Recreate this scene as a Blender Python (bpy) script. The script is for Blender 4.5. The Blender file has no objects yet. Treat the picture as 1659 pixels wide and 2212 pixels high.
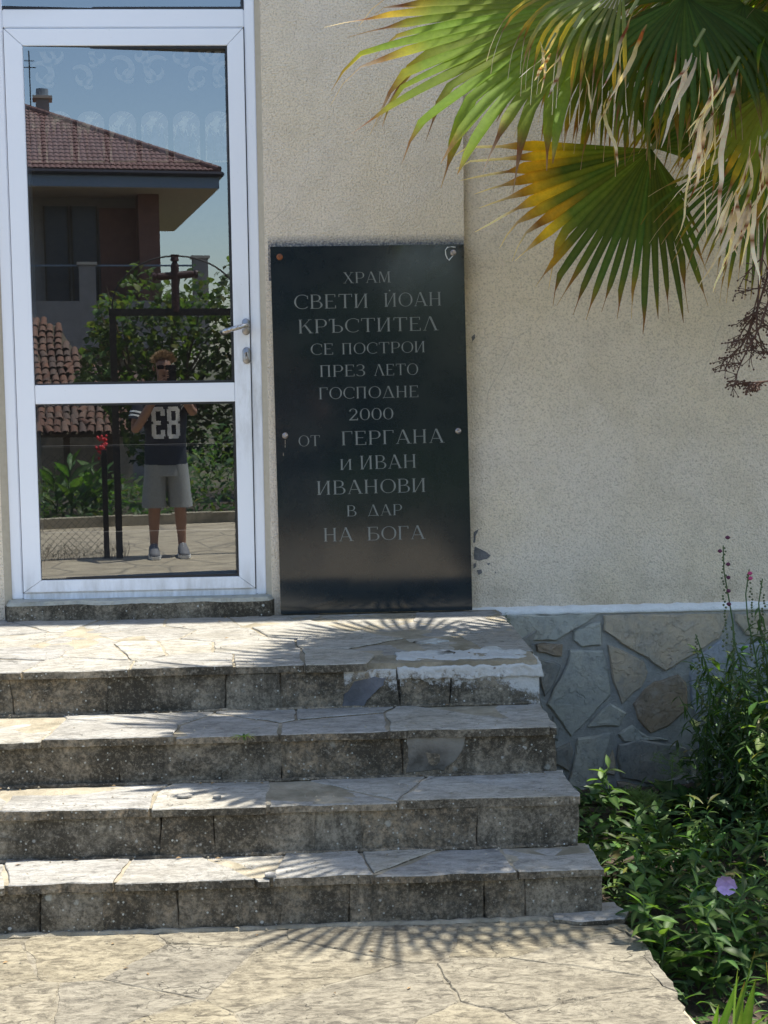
import bpy, bmesh, math, random
import numpy as np
from mathutils import Vector, Matrix, noise
from mathutils.bvhtree import BVHTree
random.seed(7)
S = bpy.context.scene
COL = S.collection
rad = math.radians; PI = math.pi

# ------------------------------------------------------------------ camera
F_PX, PW, PH = 3200.0, 1659.0, 2212.0
PITCH, YAW, ROLL = 0.09069713, 0.05123788, -0.01376782
CAM = Vector((0, -6.15, 1.6))
fwd = Vector((math.sin(YAW)*math.cos(PITCH), math.cos(YAW)*math.cos(PITCH), -math.sin(PITCH)))
rt = Vector((math.cos(YAW), -math.sin(YAW), 0)); up = rt.cross(fwd)
cr, sr = math.cos(ROLL), math.sin(ROLL)
rt2 = rt*cr + up*sr; up2 = up*cr - rt*sr
cd = bpy.data.cameras.new('camera'); cam = bpy.data.objects.new('camera', cd); COL.objects.link(cam)
cam.matrix_world = Matrix(((rt2.x, up2.x, -fwd.x, CAM.x), (rt2.y, up2.y, -fwd.y, CAM.y), (rt2.z, up2.z, -fwd.z, CAM.z), (0, 0, 0, 1)))
cd.sensor_fit = 'VERTICAL'; cd.sensor_height = 24.0; cd.lens = 24.0*F_PX/PH
cd.clip_start = 0.1; cd.clip_end = 2000
S.camera = cam

# ------------------------------------------------------------------ light
SUN_EL, SUN_AZ = rad(69), rad(85.6)          # azimuth clockwise from +Y, nearly along the facade
w = bpy.data.worlds.new('World'); S.world = w; w.use_nodes = True
sk = w.node_tree.nodes.new('ShaderNodeTexSky'); sk.sky_type = 'NISHITA'; sk.sun_disc = False
sk.sun_elevation = SUN_EL; sk.sun_rotation = SUN_AZ
w.node_tree.links.new(sk.outputs[0], w.node_tree.nodes['Background'].inputs[0])
w.node_tree.nodes['Background'].inputs[1].default_value = 0.112
sl = bpy.data.lights.new('sun', 'SUN'); sl.energy = 3.9; sl.angle = rad(0.53); sl.color = (1.0, 0.95, 0.86)
so = bpy.data.objects.new('sun', sl); COL.objects.link(so)
sdir = Vector((math.sin(SUN_AZ)*math.cos(SUN_EL), math.cos(SUN_AZ)*math.cos(SUN_EL), math.sin(SUN_EL)))
so.rotation_euler = sdir.to_track_quat('Z', 'Y').to_euler(); so.location = sdir*30
S.view_settings.view_transform = 'Standard'; S.view_settings.look = 'None'
S.view_settings.exposure = 1.60; S.view_settings.gamma = 1.0; S.view_settings.use_curve_mapping = False
S.cycles.use_denoising = True
S.cycles.transparent_max_bounces = 16; S.cycles.max_bounces = 8; S.cycles.diffuse_bounces = 4

# ------------------------------------------------------------------ picture rays -> real planes
def ray(x, y): return rt2*((x-PW/2)/F_PX) - up2*((y-PH/2)/F_PX) + fwd
def onY(x, y, Y=0.0):
    d = ray(x, y); return CAM + d*((Y-CAM.y)/d.y)
def onZ(x, y, Z=0.0):
    d = ray(x, y); return CAM + d*((Z-CAM.z)/d.z)
PANE_N = -ray(375, 799).normalized()
PANE_C = Vector((-.703, .052, 1.86))
def mir(x, y, Y):                              # the real place of something seen mirrored in the door glass
    d = ray(x, y); h = CAM + d*(((PANE_C-CAM).dot(PANE_N))/d.dot(PANE_N))
    e = d - PANE_N*(2*d.dot(PANE_N)); return h + e*((Y-h.y)/e.y)

# ------------------------------------------------------------------ object helpers
WL = {}
def link(o, parent=None, wl=(0, 0, 0)):
    COL.objects.link(o); wl = Vector(wl); WL[o.name] = wl
    if parent is not None:
        o.parent = parent; o.location = wl - WL[parent.name]
    else: o.location = wl
    return o
def tag(o, label=None, cat=None, group=None, kind=None):
    if label: o['label'] = label
    if cat: o['category'] = cat
    if group: o['group'] = group
    if kind: o['kind'] = kind
    return o
def empty(name, loc, label=None, cat=None, group=None):
    o = bpy.data.objects.new(name, None); o.empty_display_size = .1
    link(o, None, loc); return tag(o, label, cat, group)
def mk(name, V, Fc, m, parent=None, smooth=False, cols=None, origin=None):
    V = [Vector(v) for v in V]
    if origin is None:
        mn = Vector([min(v[i] for v in V) for i in range(3)]); mx = Vector([max(v[i] for v in V) for i in range(3)])
        c = (mn+mx)/2; c.z = mn.z if parent is None else c.z
    else: c = Vector(origin)
    me = bpy.data.meshes.new(name); me.from_pydata([v-c for v in V], [], Fc)
    if cols is not None:
        a = me.color_attributes.new('Col', 'FLOAT_COLOR', 'POINT')
        a.data.foreach_set('color', np.array([[*k[:3], 1] for k in cols], dtype=np.float32).ravel())
    if isinstance(m, (list, tuple)):
        for q in m: me.materials.append(q)
    elif m: me.materials.append(m)
    if smooth: me.polygons.foreach_set('use_smooth', [True]*len(me.polygons))
    me.update()
    return link(bpy.data.objects.new(name, me), parent, c)
class MB:
    def __init__(s): s.v = []; s.f = []; s.c = []
    def add(s, V, Fc, col=None):
        n = len(s.v); s.v += [Vector(v) for v in V]; s.f += [[i+n for i in q] for q in Fc]
        if col is not None: s.c += [col]*len(V)
        return s
    def box(s, a, b, bev=0.0):
        (x0, y0, z0), (x1, y1, z1) = a, b
        if bev <= 0:
            V = [(x, y, z) for z in (z0, z1) for y in (y0, y1) for x in (x0, x1)]
            return s.add(V, [(0, 2, 3, 1), (4, 5, 7, 6), (0, 1, 5, 4), (2, 6, 7, 3), (0, 4, 6, 2), (1, 3, 7, 5)])
        bm = bmesh.new(); bmesh.ops.create_cube(bm, size=1)
        for v in bm.verts: v.co = Vector(((x0+x1)/2+v.co.x*(x1-x0), (y0+y1)/2+v.co.y*(y1-y0), (z0+z1)/2+v.co.z*(z1-z0)))
        bmesh.ops.bevel(bm, geom=bm.edges[:], offset=bev, segments=2, affect='EDGES')
        bm.verts.index_update(); s.add([v.co.copy() for v in bm.verts], [[v.index for v in f.verts] for f in bm.faces]); bm.free()
        return s
    def tube(s, pts, r, n=6, cap=True, col=None):
        pts = [Vector(p) for p in pts]; R = r if isinstance(r, (list, tuple)) else [r]*len(pts)
        V = []; Fc = []; ref = Vector((0, 0, 1)); 
        if abs((pts[-1]-pts[0]).normalized().dot(ref)) > .9: ref = Vector((1, 0, 0))
        for i, p in enumerate(pts):
            t = (pts[min(i+1, len(pts)-1)]-pts[max(i-1, 0)]).normalized(); a = t.cross(ref).normalized(); b = t.cross(a)
            for k in range(n): V.append(p+(a*math.cos(k*2*math.pi/n)+b*math.sin(k*2*math.pi/n))*R[i])
        for i in range(len(pts)-1):
            for k in range(n): Fc.append((i*n+k, i*n+(k+1) % n, (i+1)*n+(k+1) % n, (i+1)*n+k))
        if cap: Fc.append(list(range(n))[::-1]); Fc.append([(len(pts)-1)*n+k for k in range(n)])
        return s.add(V, Fc, col)
    def prism(s, poly, y0, y1):
        """poly of (x,z) points, extruded from y0 (front) to y1"""
        n = len(poly); V = [(p[0], y0, p[1]) for p in poly]+[(p[0], y1, p[1]) for p in poly]
        return s.add(V, [list(range(n)), list(range(n, 2*n))[::-1]]+[(i, n+i, n+(i+1) % n, (i+1) % n) for i in range(n)])
    def build(s, name, m, parent=None, smooth=False, origin=None):
        return mk(name, s.v, s.f, m, parent, smooth, s.c if s.c and len(s.c) == len(s.v) else None, origin)

# ------------------------------------------------------------------ material helpers
class NT:
    def __init__(s, name):
        s.m = bpy.data.materials.new(name); s.m.use_nodes = True; s.t = s.m.node_tree; s.n = s.t.nodes
        s.b = s.n['Principled BSDF']; s.out = s.n['Material Output']
    def node(s, typ, **k):
        n = s.n.new(typ)
        for a, v in k.items():
            if a.startswith('i_'): s.set(n.inputs[a[2:].replace('_', ' ')], v)
            else: setattr(n, a, v)
        return n
    def set(s, sock, v):
        if isinstance(v, bpy.types.NodeSocket): s.t.links.new(v, sock)
        else: sock.default_value = v
    def pos(s, scale=(1, 1, 1), obj=False):
        g = s.node('ShaderNodeTexCoord').outputs['Object'] if obj else s.node('ShaderNodeNewGeometry').outputs['Position']
        mp = s.node('ShaderNodeMapping'); s.t.links.new(g, mp.inputs[0]); mp.inputs['Scale'].default_value = scale
        return mp.outputs[0]
    def noise(s, vec, scale, detail=4, rough=.6, dist=0):
        n = s.node('ShaderNodeTexNoise'); s.t.links.new(vec, n.inputs['Vector'])
        n.inputs['Scale'].default_value = scale; n.inputs['Detail'].default_value = detail; n.inputs['Roughness'].default_value = rough
        n.inputs['Distortion'].default_value = dist; return n.outputs['Fac']
    def vor(s, vec, scale, feature='F1', out='Distance', rnd=1.0):
        n = s.node('ShaderNodeTexVoronoi', feature=feature); s.t.links.new(vec, n.inputs['Vector']); n.inputs['Scale'].default_value = scale
        n.inputs['Randomness'].default_value = rnd; return n.outputs[out]
    def ramp(s, fac, stops, interp='LINEAR'):
        n = s.node('ShaderNodeValToRGB'); s.t.links.new(fac, n.inputs[0]); cr = n.color_ramp; cr.interpolation = interp
        while len(cr.elements) < len(stops): cr.elements.new(.5)
        for e, (p, c) in zip(cr.elements, stops):
            e.position = p; e.color = (*c, 1) if not isinstance(c, (int, float)) else (c, c, c, 1)
        return n.outputs[0]
    def mix(s, fac, a, b, mode='MIX'):
        n = s.node('ShaderNodeMix', data_type='RGBA', blend_type=mode)
        s.set(n.inputs[0], fac)
        for q, v in ((n.inputs[6], a), (n.inputs[7], b)):
            s.set(q, v if isinstance(v, bpy.types.NodeSocket) else ((*v, 1) if len(v) == 3 else v))
        return n.outputs[2]
    def math(s, op, a, b=0.0, clamp=False):
        n = s.node('ShaderNodeMath', operation=op, use_clamp=clamp); s.set(n.inputs[0], a); s.set(n.inputs[1], b); return n.outputs[0]
    def bump(s, h, strength=.5, dist=.01, prev=None):
        n = s.node('ShaderNodeBump'); n.inputs['Strength'].default_value = strength; n.inputs['Distance'].default_value = dist
        s.t.links.new(h, n.inputs['Height'])
        if prev is not None: s.t.links.new(prev, n.inputs['Normal'])
        return n.outputs[0]
    def fin(s, col=None, rough=.8, normal=None, spec=None, metal=None):
        if col is not None: s.set(s.b.inputs['Base Color'], col if isinstance(col, bpy.types.NodeSocket) else (*col, 1))
        s.set(s.b.inputs['Roughness'], rough)
        if normal is not None: s.t.links.new(normal, s.b.inputs['Normal'])
        if spec is not None: s.set(s.b.inputs['Specular IOR Level'], spec)
        if metal is not None: s.b.inputs['Metallic'].default_value = metal
        return s.m
def rnd_attr(s): return s.node('ShaderNodeObjectInfo').outputs['Random']
def plain(name, col, rough=.7, metal=0, var=.15, scale=20, bump=0.0):
    s = NT(name); p = s.pos(); n = s.noise(p, scale)
    c = s.mix(s.ramp(n, [(.3, 0), (.7, 1)]), [k*(1-var) for k in col], [min(1, k*(1+var)) for k in col])
    return s.fin(c, rough, s.bump(n, bump, .004) if bump else None, metal=metal)

# ---- plaster
def plaster_mat():
    s = NT('rough_plaster'); p = s.pos()
    g = s.noise(p, 125, 3, .65); v = s.vor(p, 150); big = s.noise(p, 1.3, 3, .6); med = s.noise(p, 7, 4, .65); fine = s.noise(p, 260, 2, .5)
    h = s.math('ADD', s.math('MULTIPLY', g, 1.3), s.math('MULTIPLY', v, .7))
    c = s.mix(s.ramp(big, [(.36, 0), (.62, 1)]), (.77, .675, .56), (.775, .66, .495))
    c = s.mix(s.math('MULTIPLY', s.ramp(med, [(.45, 0), (.75, 1)]), .32), c, (.46, .39, .29))
    c = s.mix(s.math('MULTIPLY', s.ramp(g, [(.32, 1), (.52, 0)]), .62), c, (.36, .30, .225))
    c = s.mix(s.math('MULTIPLY', s.ramp(fine, [(.55, 0), (.7, 1)]), .3), c, (.78, .73, .64))
    sep = s.node('ShaderNodeSeparateXYZ'); s.t.links.new(p, sep.inputs[0])
    # splash dirt just above the plinth and a grime line in the re-entrant corner
    zb = s.node('ShaderNodeMapRange'); s.t.links.new(sep.outputs[2], zb.inputs[0]); zb.inputs[1].default_value = .60; zb.inputs[2].default_value = .78; zb.inputs[3].default_value = 1; zb.inputs[4].default_value = 0
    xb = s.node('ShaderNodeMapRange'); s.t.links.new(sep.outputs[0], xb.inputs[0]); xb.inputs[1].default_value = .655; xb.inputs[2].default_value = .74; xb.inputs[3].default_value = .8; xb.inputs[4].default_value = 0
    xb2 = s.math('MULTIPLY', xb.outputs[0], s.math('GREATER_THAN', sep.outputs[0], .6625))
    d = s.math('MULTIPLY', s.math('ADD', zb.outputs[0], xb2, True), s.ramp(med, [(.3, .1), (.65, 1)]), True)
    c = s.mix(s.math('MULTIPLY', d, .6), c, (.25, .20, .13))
    # hairline cracks
    cr = s.vor(s.mix(.30, p, s.node('ShaderNodeTexNoise', i_Scale=5.0, i_Detail=8.0).outputs['Color']), 2.2, 'DISTANCE_TO_EDGE')
    c = s.mix(s.math('MULTIPLY', s.ramp(cr, [(0, 1), (.0035, 0)]), s.math('MULTIPLY', s.ramp(s.noise(p, 1.6), [(.54, 0), (.6, 1)]), .4)), c, (.2, .18, .15))
    # soot and algae stain on the pilaster just above the plaque edge
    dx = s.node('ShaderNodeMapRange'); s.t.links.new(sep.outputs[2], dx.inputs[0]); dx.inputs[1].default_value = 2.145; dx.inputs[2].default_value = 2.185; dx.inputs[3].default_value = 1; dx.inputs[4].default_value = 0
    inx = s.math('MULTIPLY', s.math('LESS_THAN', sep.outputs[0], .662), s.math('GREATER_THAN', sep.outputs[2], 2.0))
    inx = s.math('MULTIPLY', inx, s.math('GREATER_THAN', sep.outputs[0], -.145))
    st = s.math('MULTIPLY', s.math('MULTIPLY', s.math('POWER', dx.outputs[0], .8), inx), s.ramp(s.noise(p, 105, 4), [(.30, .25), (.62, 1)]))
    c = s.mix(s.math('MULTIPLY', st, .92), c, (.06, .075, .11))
    return s.fin(c, .95, s.bump(h, .9, .006), spec=.1)
M = {}
M['plaster'] = plaster_mat()
def smooth_render():
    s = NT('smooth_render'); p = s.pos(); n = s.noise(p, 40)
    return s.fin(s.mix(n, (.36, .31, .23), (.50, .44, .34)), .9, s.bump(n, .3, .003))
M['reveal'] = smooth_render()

# ---- natural stone
def flag_mat(name, light, dark, warm, flake=1.0, xs=1.0):
    """slate flags: laminated in long flakes, with lighter worn edges and dirt in the hollows"""
    s = NT(name); p = s.pos((xs*.45, 1, 1)); r = rnd_attr(s)
    off = s.node('ShaderNodeVectorMath', operation='ADD'); s.t.links.new(p, off.inputs[0])
    cx = s.node('ShaderNodeCombineXYZ'); s.set(cx.inputs[2], s.math('MULTIPLY', r, 13.0)); s.t.links.new(cx.outputs[0], off.inputs[1]); q = off.outputs[0]
    n1 = s.noise(q, 5.5, 7, .68, .6); n2 = s.noise(q, 30, 8, .76, .8); n3 = s.noise(s.pos(), 170, 3, .7)
    steps = s.ramp(n1, [(.30, 0), (.40, .18), (.405, .3), (.47, .36), (.475, .5), (.54, .56), (.545, .7), (.62, .76), (.625, .9), (.75, 1)])
    h = s.math('ADD', s.math('MULTIPLY', steps, 1.0), s.math('ADD', s.math('MULTIPLY', n2, .6), s.math('MULTIPLY', n3, .14)))
    c = s.mix(s.ramp(n1, [(.35, 0), (.62, 1)]), light, warm)
    c = s.mix(s.math('MULTIPLY', s.ramp(n2, [(.46, 0), (.60, 1)]), .75*flake), c, dark)
    c = s.mix(s.math('MULTIPLY', s.ramp(n3, [(.35, 1), (.5, 0)]), .3), c, dark)
    edge = s.ramp(n1, [(.395, 0), (.402, 1), (.41, 0), (.468, 0), (.475, 1), (.483, 0), (.538, 0), (.545, 1), (.553, 0)])
    c = s.mix(s.math('MULTIPLY', edge, .5), c, [k*.45 for k in dark])
    fl = s.noise(s.pos((.52, 1, 1)), 44, 8, .80, .7); fb = s.noise(s.pos((.5, 1, 1)), 7, 4, .6)
    fm = s.math('MULTIPLY', s.ramp(fl, [(.47, 0), (.56, 1)]), s.ramp(fb, [(.35, .25), (.62, 1)]))
    c = s.mix(s.math('MULTIPLY', fm, min(1, .55*flake)), c, [min(1, k*1.22) for k in light])
    fd = s.ramp(fl, [(.36, 1), (.45, 0)]); c = s.mix(s.math('MULTIPLY', fd, .55*flake), c, [k*.9 for k in dark])
    h = s.math('ADD', h, s.math('MULTIPLY', fl, .9))
    cv = s.node('ShaderNodeTexVoronoi', feature='DISTANCE_TO_EDGE'); cvm = s.mix(.10, s.pos((.6, 1.6, 1)), s.node('ShaderNodeTexNoise', i_Scale=6.0, i_Detail=5.0).outputs['Color']); s.t.links.new(cvm, cv.inputs['Vector']); cv.inputs['Scale'].default_value = 3.1
    crk = s.math('MULTIPLY', s.ramp(cv.outputs['Distance'], [(0, .6), (.008, 0)]), s.ramp(s.noise(s.pos(), 4), [(.50, 0), (.54, 1)]))
    c = s.mix(s.math('MULTIPLY', crk, .8), c, (.045, .04, .03)); h = s.math('SUBTRACT', h, s.math('MULTIPLY', crk, 1.2))
    hsv = s.node('ShaderNodeHueSaturation'); s.t.links.new(c, hsv.inputs['Color']); s.set(hsv.inputs['Value'], s.math('ADD', s.math('MULTIPLY', r, .20), .86))
    s.set(hsv.inputs['Saturation'], s.math('ADD', s.math('MULTIPLY', r, .5), .75))
    return s.fin(hsv.outputs[0], .85, s.bump(h, .9, .006), spec=.25)
M['tread'] = flag_mat('slate_tread', (.365, .35, .315), (.13, .12, .10), (.28, .262, .22), .75)
M['paving'] = flag_mat('slate_paving', (.255, .228, .168), (.092, .08, .06), (.165, .145, .106), 1.3)
ZL = .62
def riser_mat(white=False):
    s = NT('whitewashed_riser_stone' if white else 'grimy_riser_stone'); p = s.pos(); r = rnd_attr(s)
    n1 = s.noise(p, 5, 10, .74, .4); n2 = s.noise(p, 45, 7, .75); n3 = s.noise(p, 4, 3); n4 = s.noise(p, 120, 3, .7); n5 = s.noise(s.pos((1, 1, .3)), 11, 7, .7)
    base = s.mix(r, (.31, .235, .15), (.28, .245, .185))
    base = s.mix(s.ramp(n2, [(.4, 0), (.65, 1)]), base, (.31, .27, .20))
    g = s.math('ADD', s.math('MULTIPLY', n1, .6), s.math('MULTIPLY', n2, .4))
    c = s.mix(s.ramp(g, [(.41, 0), (.545, 1)]), base, (.058, .049, .035))
    c = s.mix(s.math('MULTIPLY', s.ramp(n5, [(.50, 0), (.62, 1)]), .6), c, (.034, .031, .024))
    c = s.mix(s.math('MULTIPLY', s.ramp(n2, [(.56, 0), (.66, 1)]), .5), c, (.36, .32, .25))
    n6 = s.noise(p, 95, 6, .75); c = s.mix(s.math('MULTIPLY', s.ramp(n6, [(.40, 1), (.50, 0)]), .55), c, (.045, .040, .030)); c = s.mix(s.math('MULTIPLY', s.ramp(n6, [(.55, 0), (.62, 1)]), .45), c, (.30, .265, .20))
    if white:
        sp = s.node('ShaderNodeSeparateXYZ'); s.t.links.new(p, sp.inputs[0])
        a_ = s.node('ShaderNodeMapRange'); s.t.links.new(sp.outputs[2], a_.inputs[0]); a_.inputs[1].default_value = ZL-.13; a_.inputs[2].default_value = ZL; a_.inputs[3].default_value = -.10; a_.inputs[4].default_value = .17
        b_ = s.node('ShaderNodeMapRange'); s.t.links.new(sp.outputs[0], b_.inputs[0]); b_.inputs[1].default_value = .5; b_.inputs[2].default_value = .8; b_.inputs[3].default_value = 0; b_.inputs[4].default_value = .14
        wm = s.math('ADD', s.math('ADD', a_.outputs[0], b_.outputs[0]), s.math('ADD', s.math('MULTIPLY', n1, .55), s.math('MULTIPLY', n2, .45)))
        c = s.mix(s.math('MULTIPLY', s.ramp(wm, [(.53, 0), (.60, 1)]), .9), c, s.mix(n4, (.36, .36, .34), (.60, .60, .57)))
    # white paint left along the front corner of the landing
    sep = s.node('ShaderNodeSeparateXYZ'); s.t.links.new(p, sep.inputs[0])
    # lichen dots of two sizes
    lm = s.ramp(s.noise(p, 3.2, 3), [(.45, .0), (.58, 1)])
    for sc, th, col, cut in ((26, .13, (.50, .50, .45), .86), (70, .22, (.50, .50, .44), .80), (13, .13, (.36, .36, .31), .84)):
        vn = s.node('ShaderNodeTexVoronoi'); s.t.links.new(p, vn.inputs['Vector']); vn.inputs['Scale'].default_value = sc
        sepc = s.node('ShaderNodeSeparateColor'); s.t.links.new(vn.outputs['Color'], sepc.inputs[0])
        wob = s.math('ADD', vn.outputs['Distance'], s.math('MULTIPLY', s.math('SUBTRACT', n4, .5), .16))
        m = s.math('MULTIPLY', s.math('MULTIPLY', s.ramp(wob, [(th-.04, 1), (th+.03, 0)]), s.math('GREATER_THAN', s.math('ADD', sepc.outputs[0], s.math('MULTIPLY', lm, .12)), cut+.06)), s.math('ADD', s.math('MULTIPLY', sepc.outputs[1], .7), .3))
        c = s.mix(s.math('MULTIPLY', m, .85), c, col)
    h = s.math('ADD', s.math('MULTIPLY', n1, .8), s.math('ADD', s.math('MULTIPLY', n2, .5), s.math('MULTIPLY', n4, .15)))
    return s.fin(c, .92, s.bump(h, .9, .012), spec=.15)
M['riser'] = riser_mat()
M['riser_white'] = None
def mortar_mat(name, a, b, dark, sc=30, amt=.7):
    s = NT(name); p = s.pos(); n1 = s.noise(p, sc, 6, .7); n2 = s.noise(p, 6, 5, .6); n3 = s.noise(p, 150, 3, .7)
    c = s.mix(s.ramp(n1, [(.35, 0), (.65, 1)]), a, b)
    c = s.mix(s.math('MULTIPLY', s.ramp(n2, [(.45, 0), (.65, 1)]), amt), c, dark)
    return s.fin(c, .95, s.bump(s.math('ADD', n1, s.math('MULTIPLY', n3, .4)), .9, .01), spec=.1)
M['mortar'] = mortar_mat('joint_mortar', (.27, .235, .17), (.35, .31, .235), (.13, .115, .08))
M['mortar_dark'] = mortar_mat('riser_mortar', (.16, .15, .13), (.22, .20, .17), (.06, .055, .045))
M['mortar_plinth'] = mortar_mat('plinth_mortar', (.31, .31, .285), (.39, .385, .35), (.20, .20, .185), 45, .5)
M['white_mortar'] = mortar_mat('flaking_white_mortar', (.50, .50, .46), (.33, .32, .28), (.07, .06, .045), 22, 1.0)
M['white_line'] = mortar_mat('white_sealant', (.66, .67, .66), (.74, .75, .74), (.5, .5, .48), 40, .3)
M['riser_white'] = riser_mat(True)
M['bare'] = mortar_mat('bare_grey_mortar', (.16, .16, .17), (.22, .22, .22), (.08, .08, .08), 70, .4)
def plinth_mat(name, a, b, c3):
    s = NT(name); p = s.pos(); r = rnd_attr(s); n1 = s.noise(p, 5, 6, .65, .4); n2 = s.noise(p, 40, 5, .7); n3 = s.noise(p, 15, 4, .75)
    c = s.mix(s.ramp(n1, [(.38, 0), (.62, 1)]), a, b)
    c = s.mix(s.math('MULTIPLY', s.ramp(n3, [(.48, 0), (.66, 1)]), .55), c, c3)
    c = s.mix(s.math('MULTIPLY', s.ramp(n2, [(.36, 1), (.5, 0)]), .3), c, [k*.5 for k in a])
    st = s.ramp(n1, [(.40, 0), (.404, .35), (.5, .4), (.504, .7), (.58, .75), (.584, 1)])
    hh = s.math('ADD', s.math('MULTIPLY', st, .8), s.math('ADD', s.math('MULTIPLY', n2, .35), s.math('MULTIPLY', n3, .3)))
    return s.fin(c, .85, s.bump(hh, 1.0, .014), spec=.2)
M['pl_tan'] = plinth_mat('tan_plinth_stone', (.442, .359, .251), (.366, .328, .260), (.275, .267, .237))
M['pl_grey'] = plinth_mat('grey_plinth_stone', (.344, .351, .312), (.423, .406, .336), (.266, .281, .266))
M['pl_dark'] = plinth_mat('dark_plinth_stone', (.212, .220, .203), (.277, .260, .220), (.163, .170, .163))
M['pl_brown'] = plinth_mat('brown_plinth_stone', (.288, .223, .151), (.202, .166, .122), (.374, .338, .288))
M['pl_blue'] = plinth_mat('blue_plinth_stone', (.265, .284, .317), (.330, .344, .356), (.198, .218, .238))

# ---- door
def alu():
    s = NT('white_powder_coat'); p = s.pos(); n = s.noise(p, 3, 4, .6); n2 = s.noise(p, 60, 4, .7); sp = s.noise(s.pos((1, 1, .25)), 14, 5, .7)
    c = s.mix(n, (.74, .76, .80), (.80, .81, .84))
    sep = s.node('ShaderNodeSeparateXYZ'); s.t.links.new(p, sep.inputs[0])
    near = s.node('ShaderNodeMapRange'); s.t.links.new(s.math('ABSOLUTE', s.math('SUBTRACT', sep.outputs[2], 1.55)), near.inputs[0])
    near.inputs[1].default_value = .05; near.inputs[2].default_value = .5; near.inputs[3].default_value = 1; near.inputs[4].default_value = 0
    hand = s.math('MULTIPLY', near.outputs[0], s.math('GREATER_THAN', sep.outputs[0], -.30))
    low = s.node('ShaderNodeMapRange'); s.t.links.new(sep.outputs[2], low.inputs[0]); low.inputs[1].default_value = .70; low.inputs[2].default_value = .86; low.inputs[3].default_value = 1; low.inputs[4].default_value = 0
    d = s.math('MULTIPLY', s.math('MAXIMUM', s.math('MULTIPLY', hand, .9), low.outputs[0]), s.ramp(sp, [(.42, 0), (.68, 1)]))
    c = s.mix(s.math('MULTIPLY', d, .6), c, (.30, .28, .24))
    c = s.mix(s.math('MULTIPLY', s.ramp(n2, [(.68, 0), (.74, 1)]), .25), c, (.4, .38, .34))
    return s.fin(c, .38, s.bump(n2, .03, .001))
M['alu'] = alu()
M['gap'] = plain('dark_joint', (.02, .02, .024), .6)
M['gasket'] = plain('black_gasket', (.010, .010, .012), .45)
def glass():
    s = NT('reflective_door_glass'); p = s.pos()
    gl = s.node('ShaderNodeBsdfGlossy'); gl.inputs['Roughness'].default_value = 0.0
    gl.inputs['Color'].default_value = (.80, .86, .90, 1)
    tr = s.node('ShaderNodeBsdfTransparent'); tr.inputs['Color'].default_value = (.95, .97, 1, 1)
    df = s.node('ShaderNodeBsdfDiffuse'); df.inputs['Color'].default_value = (.5, .5, .48, 1)
    mx = s.node('ShaderNodeMixShader'); mx.inputs[0].default_value = .25
    s.t.links.new(tr.outputs[0], mx.inputs[1]); s.t.links.new(gl.outputs[0], mx.inputs[2])
    m2 = s.node('ShaderNodeMixShader'); dust = s.math('MULTIPLY', s.ramp(s.noise(s.pos((1, 1, .35)), 7, 6, .7), [(.35, .1), (.75, 1)]), .008)
    s.t.links.new(dust, m2.inputs[0]); s.t.links.new(mx.outputs[0], m2.inputs[1]); s.t.links.new(df.outputs[0], m2.inputs[2])
    s.t.links.new(m2.outputs[0], s.out.inputs[0]); return s.m
M['glass'] = glass()
def metal(name, col, rough, spots=None, metallic=1.0):
    s = NT(name); p = s.pos(); n = s.noise(p, 70, 5, .7); c = s.mix(n, col, [k*.75 for k in col])
    if spots: c = s.mix(s.ramp(s.noise(p, 110, 4, .7), [(.48, 0), (.56, 1)]), c, spots)
    return s.fin(c, rough, s.bump(n, .2, .001), metal=metallic)
M['steel'] = metal('worn_steel', (.62, .60, .57), .32, (.36, .30, .24))
M['plate'] = metal('tarnished_plate', (.34, .33, .33), .42)
M['rust'] = metal('rusty_iron', (.30, .10, .035), .8, (.16, .06, .03), .2)
M['screw'] = metal('dull_screw_cap', (.42, .38, .36), .35, (.28, .22, .18), .8)
def granite():
    s = NT('polished_black_granite'); p = s.pos(); v = s.noise(p, 420, 2, .6); n = s.noise(p, 9, 4, .6)
    c = s.mix(s.ramp(v, [(.55, 0), (.75, 1)]), (.008, .014, .018), (.040, .050, .056))
    c = s.mix(s.math('MULTIPLY', s.ramp(n, [(.4, 0), (.7, 1)]), .5), c, (.020, .026, .028))
    return s.fin(c, s.math('ADD', s.math('MULTIPLY', n, .10), .05), spec=.55)
M['granite'] = granite()
M['engraved'] = plain('engraved_grey', (.17, .18, .17), .9, 0, .3, 300)

# ------------------------------------------------------------------ irregular slabs
def clip(poly, a, b, c):
    out = []; n = len(poly)
    for i in range(n):
        p, q = poly[i], poly[(i+1) % n]; dp = a*p[0]+b*p[1]-c; dq = a*q[0]+b*q[1]-c
        if dp <= 0: out.append(p)
        if dp*dq < 0: t = dp/(dp-dq); out.append((p[0]+(q[0]-p[0])*t, p[1]+(q[1]-p[1])*t))
    return out
def voronoi(seeds, bounds, gap):
    """cells of a rectangle (x0,y0,x1,y1); joints of width gap"""
    x0, y0, x1, y1 = bounds; res = []
    for i, s in enumerate(seeds):
        P = [(x0, y0), (x1, y0), (x1, y1), (x0, y1)]
        for j, t in enumerate(seeds):
            if i == j: continue
            dx, dy = t[0]-s[0], t[1]-s[1]; L = math.hypot(dx, dy)
            P = clip(P, dx/L, dy/L, ((t[0]**2+t[1]**2)-(s[0]**2+s[1]**2))/(2*L)-gap/2)
            if len(P) < 3: break
        if len(P) >= 3: res.append(P)
    return res
def area(P): return sum(P[i][0]*P[(i+1) % len(P)][1]-P[(i+1) % len(P)][0]*P[i][1] for i in range(len(P)))/2
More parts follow.
